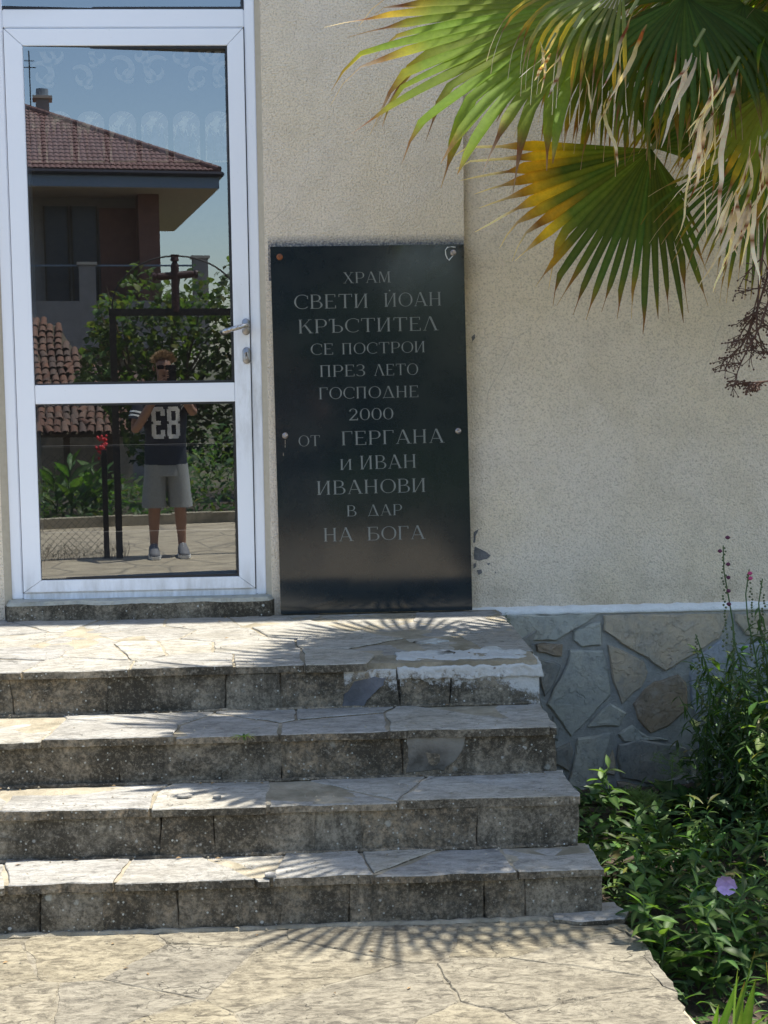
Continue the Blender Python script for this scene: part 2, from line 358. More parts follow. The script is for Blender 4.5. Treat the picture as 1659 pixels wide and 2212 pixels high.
def rough_outline(P, step, jit, rng, lock=None):
    out = []
    if area(P) < 0: P = P[::-1]
    n = len(P)
    for i in range(n):
        p, q = P[i], P[(i+1) % n]; L = math.hypot(q[0]-p[0], q[1]-p[1]); k = max(1, int(L/step))
        for j in range(k):
            t = j/k; x, y = p[0]+(q[0]-p[0])*t, p[1]+(q[1]-p[1])*t
            a = jit*(.4 if j == 0 else 1)
            v = noise.noise_vector(Vector((x*14+rng, y*14, rng)))
            out.append((x+v.x*a*1.6+random.uniform(-a, a)*.35, y+v.y*a*1.6+random.uniform(-a, a)*.35))
    return out
def slab(name, P, frame, thick, m, parent, bev=.005, relief=.003, step=.05, jit=.006, tilt=0.0, side=None):
    """P: 2-D outline; frame maps (u,v,h) to the world, h = height above the laying plane"""
    rng = random.random()*50; O = rough_outline(P, step, jit, rng); n = len(O)
    cx, cy = sum(p[0] for p in O)/n, sum(p[1] for p in O)/n
    ta, tb = random.uniform(-tilt, tilt), random.uniform(-tilt, tilt)
    H = lambda u, v: thick + ta*(u-cx)+tb*(v-cy)
    V = []; Fc = []
    rings = [(0, 0), (.0, -bev*1.1), (bev, 0), (None, 0)]
    for k, (ins, dh) in enumerate(rings):
        for (u, v) in O:
            d = math.hypot(u-cx, v-cy)+1e-6
            if ins is None: f = .55
            else: f = max(.2, 1-ins/d)
            uu, vv = cx+(u-cx)*f, cy+(v-cy)*f
            h = 0 if k == 0 else H(uu, vv)+dh+(noise.noise(Vector((uu*9, vv*9, rng)))*relief if k > 0 else 0)
            V.append(frame(uu, vv, h))
        if k:
            for i in range(n): Fc.append(((k-1)*n+i, (k-1)*n+(i+1) % n, k*n+(i+1) % n, k*n+i))
    V.append(frame(cx, cy, H(cx, cy)+random.uniform(-relief, relief)))
    for i in range(n): Fc.append((3*n+i, 3*n+(i+1) % n, 4*n))
    o = mk(name, V, Fc, [m, side] if side else m, parent)
    if side:
        for i in range(n): o.data.polygons[i].material_index = 1
    return o

RISE = .155; ZL = RISE*4
FRONT = [-1.115, -1.455, -1.725, -1.935]      # front faces of landing and three steps, top to bottom
RIGHT = [.79, .785, .812, .845]

# ================================================================== GROUND
terr = NT('dry_earth_and_grass'); tp = terr.pos(); tn = terr.noise(tp, .8, 6); tn2 = terr.noise(tp, 14, 5)
M['earth'] = terr.fin(terr.mix(terr.ramp(tn, [(.4, 0), (.6, 1)]), (.10, .08, .05), (.07, .08, .035)), .95, terr.bump(tn2, .6, .03))
soilm = NT('garden_soil'); tp = soilm.pos(); tn = soilm.noise(tp, 25, 6, .7); tn2 = soilm.noise(tp, 5, 4)
M['soil'] = soilm.fin(soilm.mix(soilm.ramp(tn, [(.35, 0), (.65, 1)]), (.035, .026, .018), (.085, .06, .04)), .95, soilm.bump(tn, 1, .03))
def sheet(name, x0, x1, y0, y1, nx, ny, zf, m, kind='structure', thick=None):
    V = []; Fc = []
    for j in range(ny+1):
        for i in range(nx+1):
            x, y = x0+(x1-x0)*i/nx, y0+(y1-y0)*j/ny; V.append((x, y, zf(x, y)))
    for j in range(ny):
        for i in range(nx): a = j*(nx+1)+i; Fc.append((a, a+1, a+nx+2, a+nx+1))
    o = mk(name, V, Fc, m, None, True); tag(o, kind=kind); return o
sheet('terrain', -600, 600, -600, 600, 4, 4, lambda x, y: -1.9, M['earth'])
g = sheet('garden_ground', .78, 9, -6, .1, 60, 50, lambda x, y: -.16+.05*noise.noise(Vector((x*2, y*2, 0)))+(.02*noise.noise(Vector((x*11, y*11, 3)))), M['soil'])
g = sheet('planting_bed', -12, 12, -40, -9.1, 40, 40, lambda x, y: min(.02, .02-(-y-9.8)*.075)+.04*noise.noise(Vector((x, y, 0))), M['soil'])

# ---- pavement (structure) with the stones one can pick out as pieces
cm = NT('crazy_paving'); p = cm.pos(); wv = cm.mix(.12, p, cm.node('ShaderNodeTexNoise', i_Scale=4.0).outputs['Color']); 
e = cm.vor(wv, 2.0, 'DISTANCE_TO_EDGE'); n1 = cm.noise(cm.pos((.45, 1, 1)), 9, 6, .7, .4); n3 = cm.noise(p, 60, 5, .7)
c = cm.mix(cm.ramp(n1, [(.4, 0), (.6, 1)]), (.44, .37, .26), (.30, .245, .17)); c = cm.mix(cm.math('MULTIPLY', cm.ramp(n3, [(.45, 0), (.65, 1)]), .4), c, (.15, .13, .1))
c = cm.mix(cm.ramp(e, [(.0, 1), (.03, 0)]), c, (.20, .17, .125))
M['crazy'] = cm.fin(c, .9, cm.bump(cm.math('ADD', cm.ramp(e, [(0, 0), (.03, 1)]), n3), .6, .008))
mb = MB()
paveR = [(1.3, -9.0), (1.3, -3.6), (.99, -2.9), (.935, -2.66), (.905, -2.40), (.885, -2.15), (.87, -1.95), (.86, -1.7)]
pl = [(-6, -9.0)]+paveR+[(-6, -1.7)]
n = len(pl)
M['pavebed'] = flag_mat('paving_bed', (.27, .24, .175), (.10, .085, .06), (.19, .165, .115), 1.2)
mb.add([(x, y, -.004) for x, y in pl]+[(x, y, -.3) for x, y in pl], [list(range(n))]+[(i, n+i, n+(i+1) % n, (i+1) % n) for i in range(n)])
bb = MB(); bb.add([(-1.5, -3.4, -.0005), (1.06, -3.4, -.0005), (.98, -2.9, -.0005), (.925, -2.66, -.0005), (.90, -2.40, -.0005), (.875, -2.15, -.0005), (.86, -1.95, -.0005), (.86, -1.75, -.0005), (-1.5, -1.75, -.0005)], [list(range(9))])
pave = mb.build('pavement', M['crazy'], None)
bb.build('mortar_bed', M['pavebed'], pave); tag(pave, kind='structure')
rs = random.Random(31)
seeds = []
def jgrid(x0, y0, x1, y1, dx, dy, rs, j=.35):
    out = []; ny = max(1, round((y1-y0)/dy))
    for b in range(ny):
        nx = max(1, round((x1-x0)/dx)); o = rs.random()*dx*.6
        for a in range(nx+1):
            x = x0+(a+.3)*(x1-x0)/nx-o*.5+rs.uniform(-j, j)*dx; y = y0+(b+.5)*(y1-y0)/ny+rs.uniform(-j, j)*dy
            out.append((x, y))
    return out
seeds = jgrid(-1.35, -3.3, 1.05, -1.86, .48, .26, rs, .42)
for P in voronoi(seeds, (-1.4, -3.3, 1.2, -1.862), .006):
    # cut the outer edge along the ragged border
    for (a, b) in zip(paveR[1:-1], paveR[2:]):
        pass
    P = clip(P, 1, -.115, .955+.268-.0)  # x - .115 y <= c  keeps the border
    P = [(min(x, np.interp(-y, [1.7, 1.95, 2.15, 2.4, 2.66, 2.9, 3.6], [.86, .895, .92, .938, .968, 1.02, 1.3])), y) for x, y in P]
    if len(P) < 3 or abs(area(P)) < .004: continue
    edge_ = max(p[0] for p in P) > .87
    slab('paving_stone', P, lambda u, v, h: (u+(.022*noise.noise(Vector((0, v*9, 2)))+.012*noise.noise(Vector((0, v*31, 5))) if u > .86 else 0), v, h-.010), random.uniform(.0112, .0132), M['paving'], pave, .003, .003, .028, .008, .006)
# lone ledge stone at the foot of the steps, right corner, with a broken edge below it
slab('paving_stone', [(.70, -1.975), (.80, -2.0), (.90, -1.995), (.925, -1.93), (.90, -1.85), (.70, -1.86)], lambda u, v, h: (u, v, h+.004), .013, M['tread'], pave, .003, .003, .02, .009, 0, M['riser'])

# ================================================================== STEPS
steps = empty('stone_steps', (-.2, -1.0, 0), 'weathered stone steps, a landing and three treads climbing to the glazed door', 'steps')
XL = -2.4
for k in range(4):
    z = ZL-RISE*k; yf = FRONT[k]
    mb = MB(); zb = -.28
    R = RIGHT[k]-.012
    mb.box((XL, yf+.017, zb if k == 3 else z-RISE-.05), (R, .02 if k == 0 else FRONT[k-1]+.10, z-.028))
    o = mb.build('mortar_core', M['riser'], steps)
    mb = MB(); mb.box((XL, yf+.004, z-.028), (R+.006, .02 if k == 0 else FRONT[k-1]+.024, z-.0035))
    mb.build('mortar_bed', M['mortar'], steps)
# riser facing stones
rs = random.Random(12)
joints = {0: [-2.4, -1.9, -1.42, -1.02, -.70, -.30, -.10, .12, .305, .48, .56, .795],
          1: [-2.4, -1.8, -1.25, -.62, -.10, .295, .49, .79],
          2: [-2.4, -1.7, -1.15, -.575, -.47, -.30, .0, .15, .50, .815],
          3: [-2.4, -1.8, -1.2, -.80, -.62, -.40, -.22, -.10, .10, .27, .50, .62, .848]}
for k in range(4):
    z1 = ZL-RISE*k-.026; z0 = ZL-RISE*(k+1)-.012; yf = FRONT[k]
    J = joints[k]
    for a, b in zip(J[:-1], J[1:]):
        g = .0004
        P = [(a+g+rs.uniform(-.006, .006), z0), (b-g+rs.uniform(-.006, .006), z0), (b-g+rs.uniform(-.012, .012) if b < .7 else b-g, z1), (a+g+rs.uniform(-.012, .012), z1)]
        d = rs.uniform(.016, .024)
        slab('riser_stone', P, (lambda yy: lambda u, v, h: (u, yy-h, v))(yf+.024), d, M['riser_white'] if k == 0 and a > .1 else M['riser'], steps, .003, .006, .03, .004, .02)
    # return face at the right-hand end
    ya = yf+.02; yb = (FRONT[k-1] if k else -.02)
    ylist = np.linspace(ya, yb, 2 if k else 4)
    for y0, y1 in zip(ylist[:-1], ylist[1:]):
        slab('riser_stone', [(y0+.003, z0), (y1-.003, z0), (y1-.003, z1), (y0+.003, z1)], (lambda xx: lambda u, v, h: (xx+h, u, v))(RIGHT[k]-.012), .014, M['riser'], steps, .004, .004, .04, .004)
# smooth cement patches on the risers
M['cement_patch'] = mortar_mat('smooth_cement_patch', (.12, .125, .14), (.16, .16, .17), (.06, .06, .06), 14, .7)
M['cement_patch2'] = mortar_mat('pale_cement_patch', (.17, .16, .135), (.24, .22, .185), (.06, .055, .045), 12, .95)
for poly, k, mm in (([(740, 1530), (743, 1500), (765, 1472), (800, 1466), (835, 1464), (830, 1480), (800, 1508), (785, 1528)], 0, 'cement_patch'),
                    ([(878, 1668), (880, 1590), (900, 1583), (1005, 1583), (1004, 1600), (985, 1640), (960, 1666)], 1, 'cement_patch2')):
    Q = [onY(x, y, FRONT[k]) for x, y in poly]
    slab('cement_patch', [(q.x, q.z) for q in Q], (lambda yy: lambda u, v, h: (u, yy-h, v))(FRONT[k]+.003), .006, M[mm], steps, .0025, .0015, .012, .006)
# tread flags
def flags(k, seeds, y0, y1, over, m=None, skip=None):
    z = ZL-RISE*k; xr = RIGHT[k]+.004
    for P in voronoi(seeds, (XL, y0, xr, y1), .009):
        if skip and skip(P): continue
        t = random.uniform(.022, .030)
        # front edges overhang by different amounts
        o = random.uniform(.0, over)
        P = [((x, y-o) if abs(y-y0) < .004 else (x, y)) for x, y in P]
        slab('flagstone', P, (lambda zz: lambda u, v, h: (u, v, zz-.026+h))(z), t, m or M['tread'], steps, .003, .0025, .03, .006, .008, M['riser'])  # rims take the grimy riser stone, its dark tone also painting in shade
# landing: seeds traced from the slabs in the picture
land = [(0, 1360), (120, 1345), (260, 1350), (450, 1345), (560, 1338), (20, 1385), (150, 1392), (330, 1368), (480, 1372), (640, 1360), (60, 1412), (220, 1408), (300, 1402), (400, 1396), (520, 1392),
        (0, 1436), (150, 1438), (420, 1430), (590, 1424), (720, 1420), (760, 1385), (850, 1400), (900, 1360), (960, 1392), (780, 1345), (1000, 1345), (1080, 1385), (1040, 1420), (890, 1425)]
sd = [tuple(onZ(x, y, ZL).xy) for x, y in land]+[(-1.7, -.3), (-1.9, -.9), (-1.5, -.7), (-2.2, -.5), (-1.35, -1.0)]
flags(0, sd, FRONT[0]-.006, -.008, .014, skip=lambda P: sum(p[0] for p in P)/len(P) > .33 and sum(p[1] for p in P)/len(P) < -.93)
rs = random.Random(5)
for k in (1, 2, 3):
    x = XL+.1; sd = []
    while x < RIGHT[k]:
        wd = rs.uniform(.25, .55); ym = (FRONT[k]+FRONT[k-1])/2
        if rs.random() < .45: sd += [(x+rs.uniform(-.05, .05), FRONT[k]+.09), (x+rs.uniform(-.05, .15), FRONT[k-1]-.04)]
        else: sd.append((x, ym+rs.uniform(-.04, .04)))
        x += wd
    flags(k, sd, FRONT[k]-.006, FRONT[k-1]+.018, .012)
# flaking white mortar that replaces the front right corner of the landing
def lump(name, x0, x1, y0, y1, z0, z1, m, parent, nx=44, amp=.008, skew=0.0):
    bm = bmesh.new(); ny = max(3, int(nx*(y1-y0)/(x1-x0))+2); nz = max(3, int(nx*(z1-z0)/(x1-x0))+2)
    bmesh.ops.create_cube(bm, size=1)
    bmesh.ops.subdivide_edges(bm, edges=[e for e in bm.edges if abs((e.verts[0].co-e.verts[1].co).x) > .5], cuts=nx, use_grid_fill=True)
    bmesh.ops.subdivide_edges(bm, edges=[e for e in bm.edges if abs((e.verts[0].co-e.verts[1].co).y) > .5], cuts=ny, use_grid_fill=True)
    bmesh.ops.subdivide_edges(bm, edges=[e for e in bm.edges if abs((e.verts[0].co-e.verts[1].co).z) > .5], cuts=nz, use_grid_fill=True)
    for v in bm.verts:
        c = v.co; q = Vector((x0+(c.x+.5)*(x1-x0), y0+(c.y+.5)*(y1-y0), z0+(c.z+.5)*(z1-z0)))
        # round the front upper arris
        e = max(0, c.z*2)*max(0, -c.y*2); q.y += e**2*.022; q.z -= e**2*.018
        e = max(0, c.z*2)*max(0, c.x*2); q.x -= e**3*(.03+skew)
        nv = noise.noise_vector(q*24)*amp+noise.noise_vector(q*70)*amp*.5; v.co = q+nv
    bm.verts.index_update(); V = [v.co.copy() for v in bm.verts]; Fc = [[v.index for v in f.verts] for f in bm.faces]; bm.free()
    return mk(name, V, Fc, m, parent, True)
lump('mortar_edge', .30, .802, FRONT[0]-.004, -.92, ZL-.060, ZL+.001, M['riser_white'], steps, 70, .0075, .03)
# thin smears of the same mortar
for x, y, wd in ((930, 1385, .06), (960, 1410, .05), (905, 1480, .03), (860, 1440, .06), (1060, 1400, .05)):
    q = onZ(x, y, ZL) if y < 1425 else None
    if q is None: continue
    P = [(q.x+wd*math.cos(a)*random.uniform(.5, 1.2), q.y+wd*.9*math.sin(a)*random.uniform(.5, 1.2)) for a in np.linspace(0, 6.28, 12)[:-1]]
    slab('mortar_smear', P, lambda u, v, h: (u, v, ZL-.003+h), .005, M['white_mortar'], steps, .002, .002, .02, .006)
# mortar fillets where a tread meets the riser above
for k in (1, 2, 3):
    mb = MB(); pts = [(XL+i*.03, FRONT[k-1]-.004+random.uniform(-.004, .004), ZL-RISE*k+.001+random.uniform(-.003, .003)) for i in range(int((RIGHT[k-1]-XL)/.03))]
    mb.tube(pts, .007, 6); mb.build('mortar_fillet', M['riser'], steps)
pts = [(XL+i*.03, FRONT[3]-.004+random.uniform(-.004, .004), .002+random.uniform(-.003, .003)) for i in range(int((RIGHT[3]-XL)/.03))]
mb = MB(); mb.tube(pts, .010, 6); mb.build('mortar_fillet', M['mortar'], steps)

# ================================================================== CHURCH
church = empty('church', (0, .2, ZL), 'plastered church front with glazed white door and rough stone plinth', 'church')
TOP = 6.0; XD0, XD1 = -1.262, -.158        # structural door opening
mb = MB()
mb.box((XD1, 0, ZL-.02), (.661, .30, TOP))                          # pilaster between door and corner
mb.box((.661, .034, .60), (9, .30, TOP))
mb.box((-9, 0, ZL-.02), (XD0, .30, TOP)); mb.box((XD0, .0, 4.05), (XD1, .30, TOP))
mb.build('plaster_wall', M['plaster'], church)
mb = MB()
mb.add([(XD1-.026, .036, ZL+.05), (XD1, .0, ZL+.05), (XD1-.026, .036, 4.05), (XD1, .0, 4.05), (XD1-.001, .1, ZL+.05), (XD1-.001, .1, 4.05)], [(0, 1, 3, 2), (1, 4, 5, 3)])
mb.add([(XD0+.026, .036, ZL+.05), (XD0, .0, ZL+.05), (XD0+.026, .036, 4.05), (XD0, .0, 4.05), (XD0+.001, .1, ZL+.05), (XD0+.001, .1, 4.05)], [(1, 0, 2, 3), (4, 1, 3, 5)])
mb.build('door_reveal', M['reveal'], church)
# plinth backing and white sealant line
mb = MB(); mb.box((.60, .006, -.5), (9, .28, .598)); mb.box((-9, .02, -.5), (.60, .28, ZL-.02)); mb.build('plinth_backing', M['mortar_plinth'], church)
V = []; Fc = []; N_ = 150
for i in range(N_+1):
    x = .668+i*(4.2-.668)/N_; a = noise.noise(Vector((x*22, 0, 0)))*.006; b = noise.noise(Vector((x*17, 5, 0)))*.004
    V += [(x, .034, .624+a), (x, .012, .619+a), (x, -.004, .600+b*.5), (x, -.002, .592+b), (x, .03, .590+b)]
    if i:
        for q in range(4): j = i*5+q; Fc.append((j-5, j-4, j+1, j))
mk('sealant_line', V, Fc, M['white_line'], church, True)
Z = lambda x, y: (987.5+.4048*x, 1261.8+.4048*y)
plinth = [('pl_grey', [(90, 158), (755, 160), (700, 200), (560, 280), (540, 298), (370, 310), (250, 310), (90, 300)]),
 ('pl_tan', [(778, 165), (1460, 152), (1400, 290), (1240, 386), (1110, 462), (980, 380), (840, 285), (779, 245)]),
 ('pl_grey', [(620, 250), (720, 208), (765, 204), (768, 325), (660, 338), (620, 300)]),
 ('pl_brown', [(420, 322), (562, 320), (560, 383), (520, 386), (425, 360)]),
 ('pl_grey', [(602, 352), (778, 357), (798, 420), (818, 590), (610, 815), (478, 640), (542, 512), (592, 400)]),
 ('pl_tan', [(803, 324), (850, 338), (995, 410), (1022, 470), (988, 556), (880, 642), (832, 520)]),
 ('pl_brown', [(1050, 522), (1180, 482), (1223, 530), (1233, 668), (1170, 718), (1130, 758), (1030, 796), (962, 720), (938, 642), (995, 562)]),
 ('pl_grey', [(815, 634), (905, 690), (870, 758), (695, 758), (742, 702)]),
 ('pl_grey', [(642, 822), (818, 794), (812, 850), (768, 1008), (738, 1058), (640, 1148), (590, 1058), (622, 932)]),
 ('pl_dark', [(860, 850), (980, 824), (1150, 852), (1222, 872), (1208, 958), (1120, 1058), (1000, 1060), (870, 1030), (852, 930)]),
 ('pl_tan', [(830, 882), (847, 960), (842, 1018), (793, 1008), (803, 940)]),
 ('pl_dark', [(790, 1042), (858, 1120), (868, 1300), (640, 1300), (650, 1170), (740, 1090)]),
 ('pl_brown', [(852, 1052), (998, 1078), (958, 1220), (960, 1330), (885, 1330), (862, 1110)]),
 ('pl_dark', [(1022, 1082), (1198, 1014), (1238, 1062), (1250, 1330), (980, 1330), (985, 1190)]),
 ('pl_blue', [(1250, 402), (1415, 296), (1465, 420), (1330, 698), (1282, 748), (1252, 650), (1243, 520)]),
 ('pl_blue', [(1292, 790), (1418, 724), (1438, 1000), (1320, 1030), (1287, 900)]),
 ('pl_tan', [(1482, 158), (1800, 150), (1800, 310), (1540, 270), (1482, 200)]),
 ('pl_dark', [(425, 390), (518, 412), (556, 432), (500, 556), (466, 598), (442, 500)]),
 ('pl_dark', [(515, 702), (556, 762), (538, 838), (515, 828)]), ('pl_dark', [(520, 882), (600, 844), (616, 880), (598, 1000), (520, 958)]),
 ('pl_blue', [(1490, 330), (1640, 305), (1780, 340), (1700, 690), (1420, 712), (1370, 688)]),
 ('pl_grey', [(1450, 752), (1700, 735), (1720, 1090), (1465, 1016)]),
 ('pl_grey', [(935, 752), (1018, 812), (1125, 830), (885, 838), (858, 800)]),
 ('pl_grey', [(1236, 902), (1262, 932), (1288, 1040), (1302, 1330), (1266, 1330), (1262, 1090)]),
 ('pl_blue', [(1330, 1050), (1450, 1020), (1700, 1110), (1700, 1330), (1325, 1330)]),
 ('pl_dark', [(520, 1010), (578, 1030), (625, 1155), (620, 1330), (525, 1330)]),
 ('pl_dark', [(425, 240), (300, 318), (410, 318), (400, 345), (320, 380), (330, 420), (415, 400), (440, 600), (460, 660), (320, 660), (250, 330)])]
for mm, P in plinth:
    Q = [onY(*Z(x, y), .0) for x, y in P]
    slab('plinth_stone', [(q.x, min(q.z, .594)) for q in Q], lambda u, v, h: (u, .006-h, v), random.uniform(.011, .022), M[mm], church, .007, .007, .03, .005, .05)
rs = random.Random(9)
for P in voronoi(jgrid(2.25, -.35, 5.0, .58, .42, .36, rs), (2.22, -.35, 5.0, .585), .03):
    slab('plinth_stone', P, lambda u, v, h: (u, .006-h, v), random.uniform(.012, .022), M[rs.choice(['pl_tan', 'pl_grey', 'pl_dark', 'pl_blue'])], church, .004, .004, .05, .005, .03)
# plaster broken away beside the plaque
for P in ([(1024, 1195), (1026, 1180), (1035, 1184), (1050, 1192), (1060, 1200), (1052, 1208), (1035, 1212), (1024, 1208)],
          [(1023, 1150), (1034, 1143), (1030, 1152), (1027, 1158), (1026, 1172), (1022, 1172)], [(1023, 1218), (1028, 1216), (1029, 1224), (1023, 1228)],
          [(1030, 1232), (1040, 1230), (1042, 1238), (1034, 1242)], [(1018, 728), (1025, 722), (1026, 730), (1020, 738)], [(1068, 1236), (1072, 1235), (1071, 1240)], [(1052, 1218), (1060, 1216), (1056, 1222)]):
    Q = [onY(x, y, .034) for x, y in P]
    slab('bare_mortar_patch', [(q.x, q.z) for q in Q], lambda u, v, h: (u, .035-h, v), .003, M['bare'], church, .001, .001, .012, .003)
# flat roof over the front whose edge shades the landing
mb = MB(); mb.box((-9.2, -.02, TOP+.01), (9.2, 4.0, TOP+.16)); mb.box((-9.2, 4.0, TOP+.01), (-3.2, 8, TOP+.16)); mb.box((3.0, 4.0, TOP+.01), (9.2, 8, TOP+.16)); mb.box((-3.2, 5.15, TOP+.01), (3.0, 8, TOP+.16)); mb.build('roof', M['reveal'], church)  # unseen gap over the nave, added to light the icon screen
# interior
M['inner'] = plain('interior_plaster', (.78, .75, .69), .9)
M['inner_floor'] = plain('interior_carpet', (.018, .018, .02), .95)
mb = MB(); mb.box((-4.2, .3, .50), (4.2, 7.2, ZL-.03)); mb.build('interior_floor', M['inner_floor'], church)
mb = MB()
mb.box((-4.4, 7.2, .5), (4.4, 7.4, TOP)); mb.box((-4.4, .3, .5), (-4.2, 7.2, 1.6)); mb.box((-4.4, .3, 4.6), (-4.2, 7.2, TOP)); mb.box((-4.4, .3, 1.6), (-4.2, 1.4, 4.6)); mb.box((-4.4, 3.2, 1.6), (-4.2, 4.0, 4.6)); mb.box((-4.4, 6.4, 1.6), (-4.2, 7.2, 4.6))
mb.box((4.2, .3, .5), (4.4, 7.2, 1.6)); mb.box((4.2, .3, 4.6), (4.4, 7.2, TOP))
for ya_, yb_ in ((.3, .8), (2.6, 3.2), (5.0, 5.4), (6.9, 7.2)): mb.box((4.2, ya_, 1.6), (4.4, yb_, 4.6))  # unseen side openings, added so daylight reaches the icons
mb.build('interior_wall', M['inner'], church)

# threshold slab
slab('threshold', [(-1.245, -.052), (-.165, -.048), (-.15, -.002), (-.165, .13), (-1.25, .13), (-1.255, -.004)], lambda u, v, h: (u, v, ZL-.004+h), .084, M['pl_grey'], church, .014, .006, .025, .009, 0, M['riser'])

# ---- door
YF = .030
door = mk('door', [(-1.238, .14, ZL+.09), (-.183, .14, ZL+.09), (-.183, .15, ZL+.09), (-1.238, .15, ZL+.09)], [(0, 1, 2, 3)], M['alu'], church, origin=(-.71, .05, ZL+.09))
def prof(a, b, name='door_frame', bev=.004, m='alu'):
    mb = MB(); mb.box(a, b, bev); return mb.build(name, M[m], door)
L0, L1, B0, T1 = -1.188, -.2275, .7285, 3.016       # leaf outer
G0, G1 = -1.114, -.294                               # glass edges
prof((-1.238, YF, .70), (-1.1925, .11, 4.05)); prof((-.2235, YF, .70), (-.182, .11, 4.05))
prof((-1.192, YF+.004, .690), (-.224, .11, .7265)); prof((-1.192, YF, 3.020), (-.224, .11, 3.094)); prof((-1.192, YF, 3.99), (-.224, .11, 4.05))
def mitre(poly, y0, y1):
    mb = MB(); mb.prism(poly, y0, y1)
    bm = bmesh.new(); vs = [bm.verts.new(v) for v in mb.v]
    for f in mb.f: bm.faces.new([vs[i] for i in f])
    bmesh.ops.recalc_face_normals(bm, faces=bm.faces[:]); bmesh.ops.bevel(bm, geom=bm.edges[:], offset=.0018, segments=2, affect='EDGES')
    bm.verts.index_update(); mk('leaf_rail', [v.co.copy() for v in bm.verts], [[v.index for v in f.verts] for f in bm.faces], M['alu'], door); bm.free()
gI = .0012; YL = .022
gz0, gz1 = .7795, 2.947
mitre([(L0, B0), (L0+.0, T1), (G0-gI*0, gz1+gI), (G0, gz0-gI)], YL, .10)
mitre([(L1, B0), (G1, gz0-gI), (G1, gz1+gI), (L1, T1)], YL, .10)
mitre([(L0+gI*2, T1), (L1-gI*2, T1), (G1-gI, gz1+gI*1), (G0+gI, gz1+gI*1)], YL+.0005, .10)
mitre([(L0+gI*2, B0), (G0+gI, gz0-gI), (G1-gI, gz0-gI), (L1-gI*2, B0)], YL+.0005, .10)
mitre([(G0+.001, 1.509), (G1-.001, 1.509), (G1-.001, 1.587), (G0+.001, 1.587)], YL+.003, .10)
# backing seen in the gaps between leaf and frame
prof((-1.20, .06, .71), (-1.18, .10, 3.03), 'joint', 0, 'gap'); prof((-.2335, .06, .71), (-.217, .10, 3.03), 'joint', 0, 'gap'); prof((-1.19, .06, 3.005), (-.22, .1, 3.03), 'joint', 0, 'gap'); prof((-1.19, .06, .695), (-.22, .1, .733), 'joint', 0, 'gap')
def gasket(x0, x1, z0, z1, t=.008):
    mb = MB()
    mb.box((x0, .032, z0), (x0+t, .085, z1)); mb.box((x1-t, .032, z0), (x1, .085, z1)); mb.box((x0+t, .032, z0), (x1-t, .085, z0+t)); mb.box((x0+t, .032, z1-t), (x1-t, .085, z1))
    mb.build('gasket', M['gasket'], door)
def pane(x0, x1, z0, z1):
    def P(x, z): 
        y = PANE_C.y-(PANE_N.x*(x-PANE_C.x)+PANE_N.z*(z-PANE_C.z))/PANE_N.y
        return Vector((x, y, z))
    c = [P(x0, z0), P(x1, z0), P(x1, z1), P(x0, z1)]; b = [q-PANE_N*.006 for q in c]
    return mk('glass_pane', c, [(0, 1, 2, 3)], M['glass'], door)
for z0, z1 in ((1.589, 2.946), (.7805, 1.508)):
    gasket(G0, G1, z0, z1); pane(G0+.004, G1-.004, z0+.004, z1-.004)
gasket(-1.192, -.224, 3.095, 3.99); pane(-1.188, -.228, 3.099, 3.986)
# handle set
hx, hz = -.2425, 1.815; 
def lozenge(cx, cz, rx, rz, y0, y1, n=28):
    P = []
    for i in range(n):
        a = 2*math.pi*i/n; s_ = 1 if math.sin(a) >= 0 else -1
        P.append((cx+rx*math.cos(a), cz+s_*(rz-rx)+rx*math.sin(a)))
    return P
def plate(cz):
    mb = MB(); P = lozenge(hx, cz, .0165, .034, 0, 0); Q = [(hx+(x-hx)*.86, cz+(z-cz)*.92) for x, z in P]; n = len(P)
    mb.add([(x, YL, z) for x, z in P]+[(x, YL-.006, z) for x, z in P]+[(x, YL-.009, z) for x, z in Q], [(i, (i+1) % n, n+(i+1) % n, n+i) for i in range(n)]+[(n+i, n+(i+1) % n, 2*n+(i+1) % n, 2*n+i) for i in range(n)]+[list(range(2*n, 3*n))])
    return mb.build('escutcheon', M['plate'], door, True)
plate(hz); plate(hz-.118)
mb = MB(); mb.tube([(hx+.006, YL, hz+.004), (hx+.006, -.028, hz+.004), (hx+.002, -.038, hz+.003), (hx-.012, -.042, hz), (hx-.05, -.043, hz-.010), (hx-.085, -.044, hz-.020), (hx-.094, -.044, hz-.022)], [.009, .009, .0092, .0095, .0100, .0105, .008], 12)
mb.build('door_handle', M['steel'], door, True)
mb = MB(); mb.tube([(hx, YL-.006, hz-.112), (hx, YL-.016, hz-.112)], .0085, 16); mb.box((hx-.0042, YL-.016, hz-.140), (hx+.0042, YL-.006, hz-.112), .001); mb.build('lock_cylinder', M['steel'], door)
mb = MB(); mb.box((hx-.0012, YL-.0172, hz-.117), (hx+.0012, YL-.0162, hz-.104)); mb.build('keyhole', M['gap'], door)
# stain under the handle
mb = MB()

